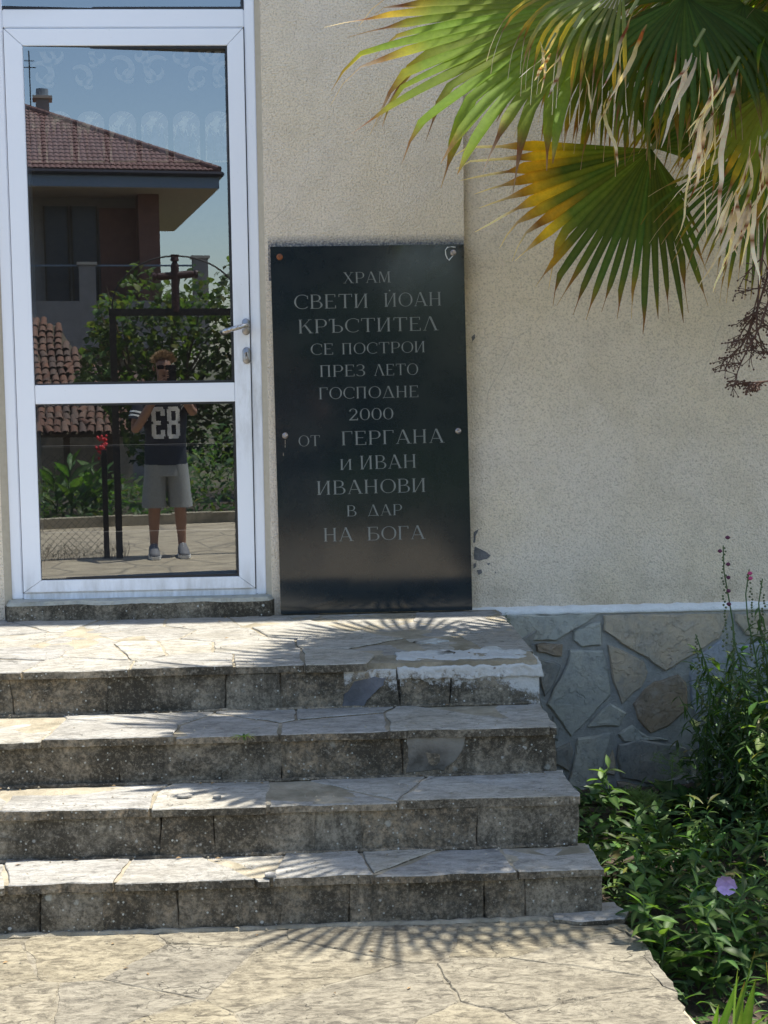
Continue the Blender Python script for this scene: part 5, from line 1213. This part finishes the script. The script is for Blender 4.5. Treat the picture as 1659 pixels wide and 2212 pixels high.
# old shed with barrel tiles
tilem = NT('old_clay_tile'); p = tilem.pos(); r = rnd_attr(tilem); n = tilem.noise(p, 9, 5, .7)
c = tilem.ramp(r, [(0, (.09, .042, .028)), (.35, (.15, .068, .040)), (.7, (.13, .080, .058)), (1, (.08, .052, .042))]); c = tilem.mix(tilem.math('MULTIPLY', tilem.ramp(n, [(.45, 0), (.65, 1)]), .7), c, (.07, .055, .045))
M['oldtile'] = tilem.fin(c, .9)
shed = empty('tiled_shed', (0, -28, -1.9), 'low old shed with a sagging roof of weathered clay barrel tiles, mirrored in the glass', 'shed')
E0 = mir(75, 930, -26.0); pit = rad(31); upv = Vector((0, -math.cos(pit), math.sin(pit))); nv = Vector((0, math.sin(pit), math.cos(pit)))
poly = [(30, 665), (75, 683), (128, 702), (150, 738), (175, 765), (240, 796), (300, 806), (345, 833), (348, 850), (318, 885), (286, 918), (278, 932), (30, 934)]
PP = [mirP(x, y, E0, nv) for x, y in poly]; P2 = [(q.x, (q-E0).dot(upv)) for q in PP]
me_t = MB(); n_ = 7
for i in range(2):
    for k in range(n_): a = PI*k/(n_-1); wr = .085 if i == 0 else .07; me_t.v.append(Vector((wr*math.cos(a), .21 if i else -.21, wr*math.sin(a)*.85+(.0 if i else .035))))
for k in range(n_-1): me_t.f.append((k, k+1, n_+k+1, n_+k))
m2 = [v+Vector((0, 0, -.012)) for v in me_t.v]; nn_ = len(m2); me_t.v += m2
for k in range(n_-1): me_t.f.append((nn_+k+1, nn_+k, nn_+n_+k, nn_+n_+k+1)); me_t.f.append((k+1, k, nn_+k, nn_+k+1))
mesh_t = bpy.data.meshes.new('barrel_tile'); mesh_t.from_pydata(me_t.v, [], me_t.f); mesh_t.materials.append(M['oldtile'])
rs = random.Random(90); cnt = 0
mxs = max(p[1] for p in P2); mnx, mxx = min(p[0] for p in P2), max(p[0] for p in P2)
basis = Matrix((Vector((-1, 0, 0)), upv, nv)).transposed().to_4x4()
xx = mnx
while xx < mxx:
    s_ = 0
    while s_ < mxs:
        if inside(P2, xx, s_+.05):
            sag = -.07*math.sin(max(0, min(1, s_/mxs))*PI); o = bpy.data.objects.new('roof_tile', mesh_t); w_ = E0+upv*s_+nv*(sag+rs.uniform(0, .03)); w_.x = xx+rs.uniform(-.015, .015)+.05*math.sin(s_*1.3)
            link(o, shed, w_); o.rotation_euler = (basis @ Matrix.Rotation(rs.gauss(0, .09)+(rs.random() < .04)*rs.uniform(-.7, .7), 4, 'Z') @ Matrix.Rotation(rs.gauss(0, .04), 4, 'X')).to_euler(); cnt += 1
        s_ += .27
    xx += .178
mb = MB(); sub = [E0+Vector((0, 0, 0))+upv*b-nv*.06 for a, b in P2]
for i, (a, b) in enumerate(P2): sub[i] = Vector((a, sub[i].y, sub[i].z))
n_ = len(sub); mb.add(sub+[q-nv*.08 for q in sub], [list(range(n_)), list(range(n_, 2*n_))[::-1]]+[(i, (i+1) % n_, n_+(i+1) % n_, n_+i) for i in range(n_)])
mb.build('roof_deck', M['stem_dark'], shed)
M['shedwall'] = plain('old_shed_plaster', (.30, .25, .18), .95, 0, .25, 6)
ze = E0.z-.12
mb = MB(); mb.box((mnx-1, -29.2, -2.2), (.75, -29.0, ze+1.0)); mb.box((.55, -29.0, -2.2), (.85, -26.4, ze)); mb.build('wall', M['shedwall'], shed)
for x in (-.55, .38): mb = MB(); mb.box((x-.07, -26.6, -2.2), (x+.07, -26.45, ze)); mb.build('post', M['bark'], shed)
# two-storey house with hip roof
hs = empty('tiled_house', (0, -40, -1.9), 'two-storey house with brown tiled hip roof, balcony and deep eaves, mirrored in the upper pane', 'house')
M['soffit'] = plain('beige_soffit', (.50, .42, .33), .9, 0, .08); M['fascia'] = plain('grey_blue_fascia', (.20, .24, .29), .7, 0, .08); M['brick'] = plain('red_brown_render', (.20, .095, .07), .9, 0, .15, 3); M['hbeige'] = plain('grey_beige_render', (.27, .235, .21), .9, 0, .1, 3)
M['hdark'] = plain('dark_opening', (.03, .028, .035), .3); M['tile2'] = None
t2 = NT('brown_roof_tile'); r = rnd_attr(t2); p = t2.pos(); n = t2.noise(p, 5, 4); M['tile2'] = t2.fin(t2.mix(n, t2.ramp(r, [(0, (.11, .052, .045)), (1, (.17, .080, .068))]), (.12, .065, .058)), .75)
YE = -36.0; eR = mir(473, 374, YE); zE = eR.z; XE = eR.x; hl = mir(62, 237, YE-5.3); pt = math.atan2(hl.z-zE, 5.3)
upv = Vector((0, -math.cos(pt), math.sin(pt))); nv = Vector((0, math.sin(pt), math.cos(pt))); SL = 6.4
V = []; Fc = []; NX = 12
for j, (yy, dz) in enumerate(((-.02, .030), (.36, .0))):
    for i in range(NX+1):
        x = -.15+.30*i/NX; V.append((x, yy, dz+.030*abs(math.sin((i/NX)*2*PI))**.8))
for i in range(NX): Fc.append((i, i+1, NX+2+i, NX+1+i))
for i in range(NX+1): V.append((V[i][0], -.02, V[i][2]-.03))
for i in range(NX): Fc.append((i+1, i, 2*NX+2+i, 2*NX+3+i))
mesh2 = bpy.data.meshes.new('roof_tile'); mesh2.from_pydata(V, [], Fc); mesh2.materials.append(M['tile2'])
basis = Matrix((Vector((-1, 0, 0)), upv, nv)).transposed().to_4x4(); O = Vector((XE, YE, zE))
row = 0; s_ = 0; cp = math.cos(pt)
while s_ < SL:
    x = XE-.15-s_*cp
    while x > -3.2:
        o = bpy.data.objects.new('roof_tile', mesh2); w_ = Vector((x, YE, zE))+upv*s_+nv*.05; link(o, hs, w_); o.rotation_euler = (basis @ Matrix.Rotation(random.gauss(0, .008), 4, 'Z')).to_euler()
        x -= .30
    s_ += .335; row += 1
A = Vector((XE, YE, zE)); tp_ = 6.0; Rg = Vector((XE-tp_, YE-tp_, zE+tp_*math.tan(pt)))
D_ = 14.0
mb = MB(); XW = -14
mb.add([A, (XW, YE, zE), (XW, YE-tp_, Rg.z), Rg, (XE, YE-D_, zE), (XE-tp_, YE-D_+tp_, Rg.z), (XW, YE-D_+tp_, Rg.z), (XW, YE-D_, zE)], [(0, 3, 2, 1), (0, 4, 5, 3), (3, 5, 6, 2), (4, 7, 6, 5)]); mb.build('roof', M['tile2'], hs)
# hip tiles
me_h = MB(); me_h.tube([(0, 0, 0), (0, .36, .02)], [.12, .09], 10); mh = bpy.data.meshes.new('hip_tile'); mh.from_pydata(me_h.v, [], me_h.f); mh.materials.append(M['tile2'])
hd = (Rg-A); hl_ = hd.length; hd.normalize()
for i in range(int(hl_/.33)):
    o = bpy.data.objects.new('hip_tile', mh); link(o, hs, A+hd*i*.33+Vector((0, 0, .08))); o.rotation_euler = hd.to_track_quat('Y', 'Z').to_euler()
fb = .42; mb = MB(); mb.box((XW, YE-.02, zE-fb), (XE, YE, zE-.02)); mb.box((XE-.02, YE-D_, zE-fb), (XE, YE-.02, zE-.02)); mb.build('fascia', M['fascia'], hs)
mb = MB(); mb.box((XW, YE-D_, zE-fb-.02), (XE-.03, YE-.03, zE-fb+.05)); mb.build('soffit', M['soffit'], hs)
mb = MB(); mb.tube([(XW, YE+.07, zE-.02), (XE+.07, YE+.07, zE-.04)], .075, 8); mb.tube([(XE+.07, YE+.07, zE-.04), (XE+.07, YE-D_, zE-.06)], .075, 8); mb.build('gutter', M['hdark'], hs)
YW = YE-1.5; zs = zE-fb-.02; xw = mir(345, 500, YW).x; zbal = mir(200, 650, YE-.6).z
mb = MB(); mb.box((XW, YW-6, -1.9), (xw, YW-1.2, zs)); mb.build('wall', M['hbeige'], hs)
mb = MB(); mb.box((mir(215, 500, YW-1.2).x, YW-1.2+.01, zbal-1.2), (mir(300, 500, YW-1.2).x, YW-1.1, zs-.3)); mb.build('wall_panel', M['brick'], hs)
mb = MB(); mb.box((mir(300, 500, YW).x, YW-1.2+.02, zbal-1.2), (xw+.0, YW, zs)); mb.build('pier', M['brick'], hs)
for xa, xb in ((96, 150), (155, 212)):
    a_, b_ = mir(xa, 445, YW-1.1), mir(xb, 640, YW-1.1); mb = MB(); mb.box((a_.x, YW-1.2+.003, b_.z-.9), (b_.x, YW-1.14, a_.z)); f = mb.build('balcony_window', M['hdark'], hs)
    mb = MB(); mb.box((a_.x-.05, YW-1.13, b_.z-.9), (a_.x, YW-1.08, a_.z)); mb.box((b_.x, YW-1.13, b_.z-.9), (b_.x+.04, YW-1.08, a_.z)); mb.build('frame', M['stem_dark'], f)
xbR = mir(449, 600, YE-.6).x
mb = MB(); mb.box((XW, YE-.8, zbal-1.15), (xbR, YE-.6, zbal)); mb.box((XW, YW-1.2, zbal-1.35), (xbR, YE-.6, zbal-1.16)); mb.build('balcony_parapet', M['hbeige'], hs)
for xa, xb, yt in ((170, 206, 572), (417, 449, 558)):
    a_, b_ = mir(xa, yt, YE-.6), mir(xb, yt, YE-.6); mb = MB(); mb.box((a_.x, YE-1.0, zbal-1.3), (b_.x, YE-.58, a_.z)); o = mb.build('balcony_pillar', M['hbeige'], hs)
    mb = MB(); mb.box((a_.x-.05, YE-1.05, a_.z), (b_.x+.05, YE-.53, a_.z+.08)); mb.build('cap', M['soffit'], o)
zr = mir(300, 577, YE-.7).z; mb = MB(); mb.tube([(XW, YE-.75, zr), (xbR, YE-.75, zr+.05)], .03, 6); mb.build('handrail', M['fascia'], hs)
# chimney and aerial
a_, b_ = mir(77, 212, YE-6.5), mir(107, 250, YE-6.5); mb = MB(); mb.box((a_.x, YE-7.2, b_.z-1.2), (b_.x, YE-6.5, a_.z)); ch_ = mb.build('chimney', M['hbeige'], hs)
mb = MB(); mb.box((a_.x-.10, YE-7.3, a_.z), (b_.x+.10, YE-6.4, a_.z+.08)); mb.build('cap', M['soffit'], ch_); mb = MB(); zc = mir(90, 192, YE-6.8).z; mb.tube([((a_.x+b_.x)/2, YE-6.85, a_.z), ((a_.x+b_.x)/2, YE-6.85, zc)], .19, 12); mb.build('flue', M['fascia'], ch_)
q0, q1 = mir(67, 240, YE-6.2), mir(62, 110, YE-6.2); mb = MB(); mb.tube([q0-Vector((0, 0, .4)), q1], .022, 6); mb.tube([q1+Vector((-.2, 0, -.5)), q1+Vector((.2, 0, -.5))], .015, 5); mb.tube([q1+Vector((-.15, 0, -.3)), q1+Vector((.15, 0, -.3))], .015, 5); mb.build('aerial', M['iron'], hs)

# ---- the photographer
M['skin'] = plain('tanned_skin', (.30, .155, .10), .55, 0, .08, 30)
M['navy'] = plain('navy_jersey', (.012, .016, .030), .7, 0, .2, 40, .2); M['jwhite'] = plain('white_print', (.72, .72, .70), .6); M['shorts'] = plain('grey_cotton', (.26, .27, .27), .9, 0, .12, 60, .2)
M['hair'] = plain('blond_hair', (.34, .22, .11), .7, 0, .4, 160, .6); M['shoe'] = plain('grey_mesh_shoe', (.14, .14, .15), .7, 0, .3, 90); M['sole'] = plain('white_sole', (.70, .69, .66), .6); M['phone'] = plain('dark_phone', (.02, .02, .022), .25); M['dkglass'] = plain('sunglass_lens', (.01, .01, .012), .1)
PX = mir(356, 900, -6.47).x; PY = -6.47
person = empty('person', (PX, PY, 0), 'person in navy jersey numbered 83 and grey shorts, mirrored in the door', 'person')
def pw(x, y, z): return Vector((PX+x, PY+y, z))
verts = []; edges = []; radii = []
def jn(x, y, z, r, par=None, ry=None):
    verts.append(pw(x, y, z)); radii.append((r, ry or r))
    if par is not None: edges.append((par, len(verts)-1))
    return len(verts)-1
pv = jn(0, 0, .92, .125, None, .10); wa = jn(0, 0, 1.08, .115, pv, .09); chs = jn(0, 0, 1.28, .135, wa, .10); nb = jn(0, 0, 1.43, .075, chs, .07); nk = jn(0, .01, 1.50, .052, nb); jw = jn(0, .035, 1.555, .062, nk, .075); sk_ = jn(0, .02, 1.63, .076, jw, .09); tp2 = jn(0, .01, 1.69, .060, sk_, .07)
for s_, el_, wr_, hd_ in ((-1, (-.265, .09, 1.08), (-.075, .235, 1.40), (-.045, .262, 1.475)), (1, (.235, .12, 1.22), (.085, .245, 1.47), (.052, .266, 1.535))):
    sh = jn(s_*.15, 0, 1.405, .062, nb); s2 = jn(s_*.205, .01, 1.36, .055, sh); e_ = jn(*el_, .040, s2); m_ = [(el_[i]*.5+wr_[i]*.5) for i in range(3)]; f_ = jn(*m_, .040, e_); wv = jn(*wr_, .026, f_); pa = jn(*hd_, .034, wv, .018)
    for k in range(4):
        a0 = jn(hd_[0]-s_*.012, hd_[1]+.012, hd_[2]-.012+.018*k+.01, .0095, pa); a1 = jn(hd_[0]-s_*.040, hd_[1]+.030, hd_[2]+.018*k+.004, .0085, a0); jn(hd_[0]-s_*.062, hd_[1]+.022, hd_[2]+.018*k, .0075, a1)
    t0 = jn(hd_[0]-s_*.01, hd_[1]-.018, hd_[2]+.02, .011, pa); jn(hd_[0]-s_*.045, hd_[1]-.014, hd_[2]+.045, .009, t0)
for s_ in (-1, 1):
    hp = jn(s_*.09, 0, .86, .095, pv); th_ = jn(s_*.098, .01, .66, .078, hp); kn = jn(s_*.108, .02, .47, .055, th_); cf = jn(s_*.113, -.005, .33, .056, kn); sh = jn(s_*.118, -.008, .18, .040, cf); an = jn(s_*.12, -.01, .09, .036, sh); ft = jn(s_*.13, .10, .05, .034, an)
me = bpy.data.meshes.new('body'); me.from_pydata([v-pw(0, 0, 0) for v in verts], edges, []); me.materials.append(M['skin'])
bo = link(bpy.data.objects.new('body', me), person, pw(0, 0, 0)); bo.modifiers.new('Skin', 'SKIN'); ss = bo.modifiers.new('Sub', 'SUBSURF'); ss.levels = ss.render_levels = 2
for i, v in enumerate(me.skin_vertices[0].data): v.radius = radii[i]; v.use_root = (i == 0)
def loft(name, rings, m, par=None, n=28, capt=False):
    V = []; Fc = []
    for (x, y, z, rx, ry) in rings:
        for k in range(n): a = 2*PI*k/n; w_ = 1+.02*math.sin(a*5+z*20); V.append(pw(x+rx*w_*math.cos(a), y+ry*w_*math.sin(a), z))
    for j in range(len(rings)-1):
        for k in range(n): Fc.append((j*n+k, j*n+(k+1) % n, (j+1)*n+(k+1) % n, (j+1)*n+k))
    if capt: Fc.append([(len(rings)-1)*n+k for k in range(n)])
    return mk(name, V, Fc, m, par or person, True)
JR = [(0, 0, .795, .182, .132), (0, 0, .90, .178, .128), (0, 0, 1.05, .174, .122), (0, 0, 1.20, .190, .130), (0, 0, 1.32, .205, .132), (0, 0, 1.40, .195, .118), (0, 0, 1.445, .14, .095), (0, .005, 1.475, .075, .075)]
jer = loft('jersey', JR, M['navy'])
for s_, el_ in ((-1, (-.265, .09, 1.08)), (1, (.235, .12, 1.22))):
    a, b = pw(s_*.165, 0, 1.385), pw(*el_); e = a.lerp(b, .72); mb = MB(); mb.tube([a-(b-a)*.15, a, a.lerp(b, .4), e], [.070, .078, .078, .082], 16, False); mb.build('sleeve', M['navy'], jer, True)
    for t in (.50, .60): mb = MB(); mb.tube([a.lerp(b, t), a.lerp(b, t+.05)], .0835, 16, False); mb.build('stripe', M['jwhite'], jer, True)
def fy(x, z):
    zz = [r_[2] for r_ in JR]; rx = np.interp(z, zz, [r_[3] for r_ in JR]); ry = np.interp(z, zz, [r_[4] for r_ in JR]); return ry*math.sqrt(max(.02, 1-(x/rx)**2))*1.03+.006
def digit(polys, cx):
    mb = MB()
    for x0, z0, x1, z1 in polys:
        nx = 4; nz = max(2, int((z1-z0)/.02)); V = []; Fc = []
        for j in range(nz+1):
            for i in range(nx+1): x, z = cx+x0+(x1-x0)*i/nx, z0+(z1-z0)*j/nz; V.append(pw(x, fy(x, z), z))
        for j in range(nz):
            for i in range(nx): a = j*(nx+1)+i; Fc.append((a, a+1, a+nx+2, a+nx+1))
        mb.add(V, Fc)
    mb.build('number', M['jwhite'], jer)
z0, z1, zm = 1.02, 1.29, 1.155; T = .036; W2 = .055
digit([(-W2, z0+.02, -W2+T, zm-.012), (-W2, zm+.012, -W2+T, z1-.02), (W2-T, z0+.02, W2, zm-.012), (W2-T, zm+.012, W2, z1-.02), (-W2+.012, z0, W2-.012, z0+T), (-W2+.012, z1-T, W2-.012, z1), (-W2+.014, zm-T/2, W2-.014, zm+T/2)], .062)
digit([(W2-T, z0+.02, W2, z0+.075), (W2-T, z1-.075, W2, z1-.02), (-W2, z0+.02, -W2+T, zm-.012), (-W2, zm+.012, -W2+T, z1-.02), (-W2+.012, z0, W2-.012, z0+T), (-W2+.012, z1-T, W2-.012, z1), (-W2+.014, zm-T/2, W2-.035, zm+T/2)], -.066)
sh_ = loft('shorts', [(0, 0, .86, .172, .122), (0, 0, .80, .178, .128), (0, 0, .72, .188, .13), (0, 0, .70, .19, .13)], M['shorts'])
for s_ in (-1, 1): loft('short_leg', [(s_*.088, 0, .80, .096, .122), (s_*.096, 0, .66, .100, .118), (s_*.108, .005, .52, .102, .108), (s_*.113, .01, .43, .104, .106)], M['shorts'], sh_)
rs = random.Random(2); mb = MB()
for i in range(950):
    a = rs.uniform(0, 6.28); e = rs.uniform(.05, 1.5); c0 = pw(.082*math.cos(a)*math.cos(e), .015+.098*math.sin(a)*math.cos(e), 1.655+.075*math.sin(e)); d = (c0-pw(0, .01, 1.63)).normalized()+Vector((rs.uniform(-.6, .6), rs.uniform(-.6, .6), rs.uniform(-.2, .6)))
    if math.sin(a) > .3 and e < .7: continue
    mb.tube([c0-d*.008, c0+d*.018, c0+d*.030+Vector((0, 0, -.004))], [.0035, .003, .0008], 3)
mb.build('hair', M['hair'], person)
mb = MB(); mb.box((PX-.062, PY+.105, 1.605), (PX-.006, PY+.118, 1.640), .004); mb.box((PX+.006, PY+.105, 1.605), (PX+.062, PY+.118, 1.640), .004); mb.box((PX-.01, PY+.108, 1.628), (PX+.01, PY+.115, 1.634)); mb.build('sunglasses', M['dkglass'], person)
mb = MB(); mb.add([pw(-.012, .105, 1.615), pw(.012, .105, 1.615), pw(-.016, .10, 1.575), pw(.016, .10, 1.575), pw(0, .13, 1.58), pw(0, .108, 1.62)], [(0, 1, 5), (0, 5, 4, 2), (5, 1, 3, 4), (2, 4, 3)]); mb.build('nose', M['skin'], person, True)
mb = MB(); mb.tube([pw(-.024, .100, 1.550), pw(0, .108, 1.548), pw(.024, .100, 1.550)], [.002, .005, .002], 6); mb.build('mouth', M['oxide'], person, True)
for s_ in (-1, 1): mb = MB(); mb.tube([pw(s_*.078, .0, 1.59), pw(s_*.088, -.005, 1.62), pw(s_*.080, .0, 1.645)], [.008, .012, .007], 8); mb.build('ear', M['skin'], person, True)
for s_ in (-1, 1):
    bx_ = s_*.125; 
    def ring(y, z0_, z1_, hw): return [pw(bx_-hw, y, z0_), pw(bx_+hw, y, z0_), pw(bx_+hw*.95, y, z0_+(z1_-z0_)*.6), pw(bx_+hw*.5, y, z1_), pw(bx_-hw*.5, y, z1_), pw(bx_-hw*.95, y, z0_+(z1_-z0_)*.6)]
    R = [ring(-.08, .02, .09, .03), ring(-.05, .02, .115, .040), ring(.03, .02, .115, .042), ring(.10, .02, .085, .047), ring(.16, .02, .060, .045), ring(.20, .02, .045, .028)]
    V = sum(R, []); Fc = [[j*6+k, j*6+(k+1) % 6, (j+1)*6+(k+1) % 6, (j+1)*6+k] for j in range(5) for k in range(6)]+[[5, 4, 3, 2, 1, 0], [30, 31, 32, 33, 34, 35]]
    so_ = mk('shoe', V, Fc, M['shoe'], person, True)
    mb = MB(); mb.add([pw(bx_+x*1.08, y, z) for z in (0, .026) for x, y in ((-.032, -.09), (.032, -.09), (.046, .03), (.05, .12), (.03, .205), (-.03, .205), (-.05, .12), (-.046, .03))], [list(range(8))[::-1], list(range(8, 16))]+[(i, (i+1) % 8, 8+(i+1) % 8, 8+i) for i in range(8)]); mb.build('sole', M['sole'], so_)
    mb = MB()
    for k in range(4): mb.tube([pw(bx_-.026, .02+.025*k, .106-.010*k), pw(bx_, .03+.025*k, .116-.012*k), pw(bx_+.026, .02+.025*k, .106-.010*k)], .003, 4)
    mb.build('lace', M['sole'], so_)
phz = 1.565
mb = MB(); mb.box((CAM.x-.055, CAM.y-.030, phz-.085), (CAM.x+.022, CAM.y-.021, phz+.075), .003); ph = mb.build('phone', M['phone'], None); tag(ph, 'dark phone held up in both hands by the person mirrored in the door', 'phone')
for x_, z_ in ((-.004, 1.607), (-.004, 1.580), (-.030, 1.607)):
    mb = MB(); mb.tube([(CAM.x+x_, CAM.y-.021, z_), (CAM.x+x_, CAM.y-.0175, z_)], .008, 12); mb.build('lens', M['dkglass'], ph)
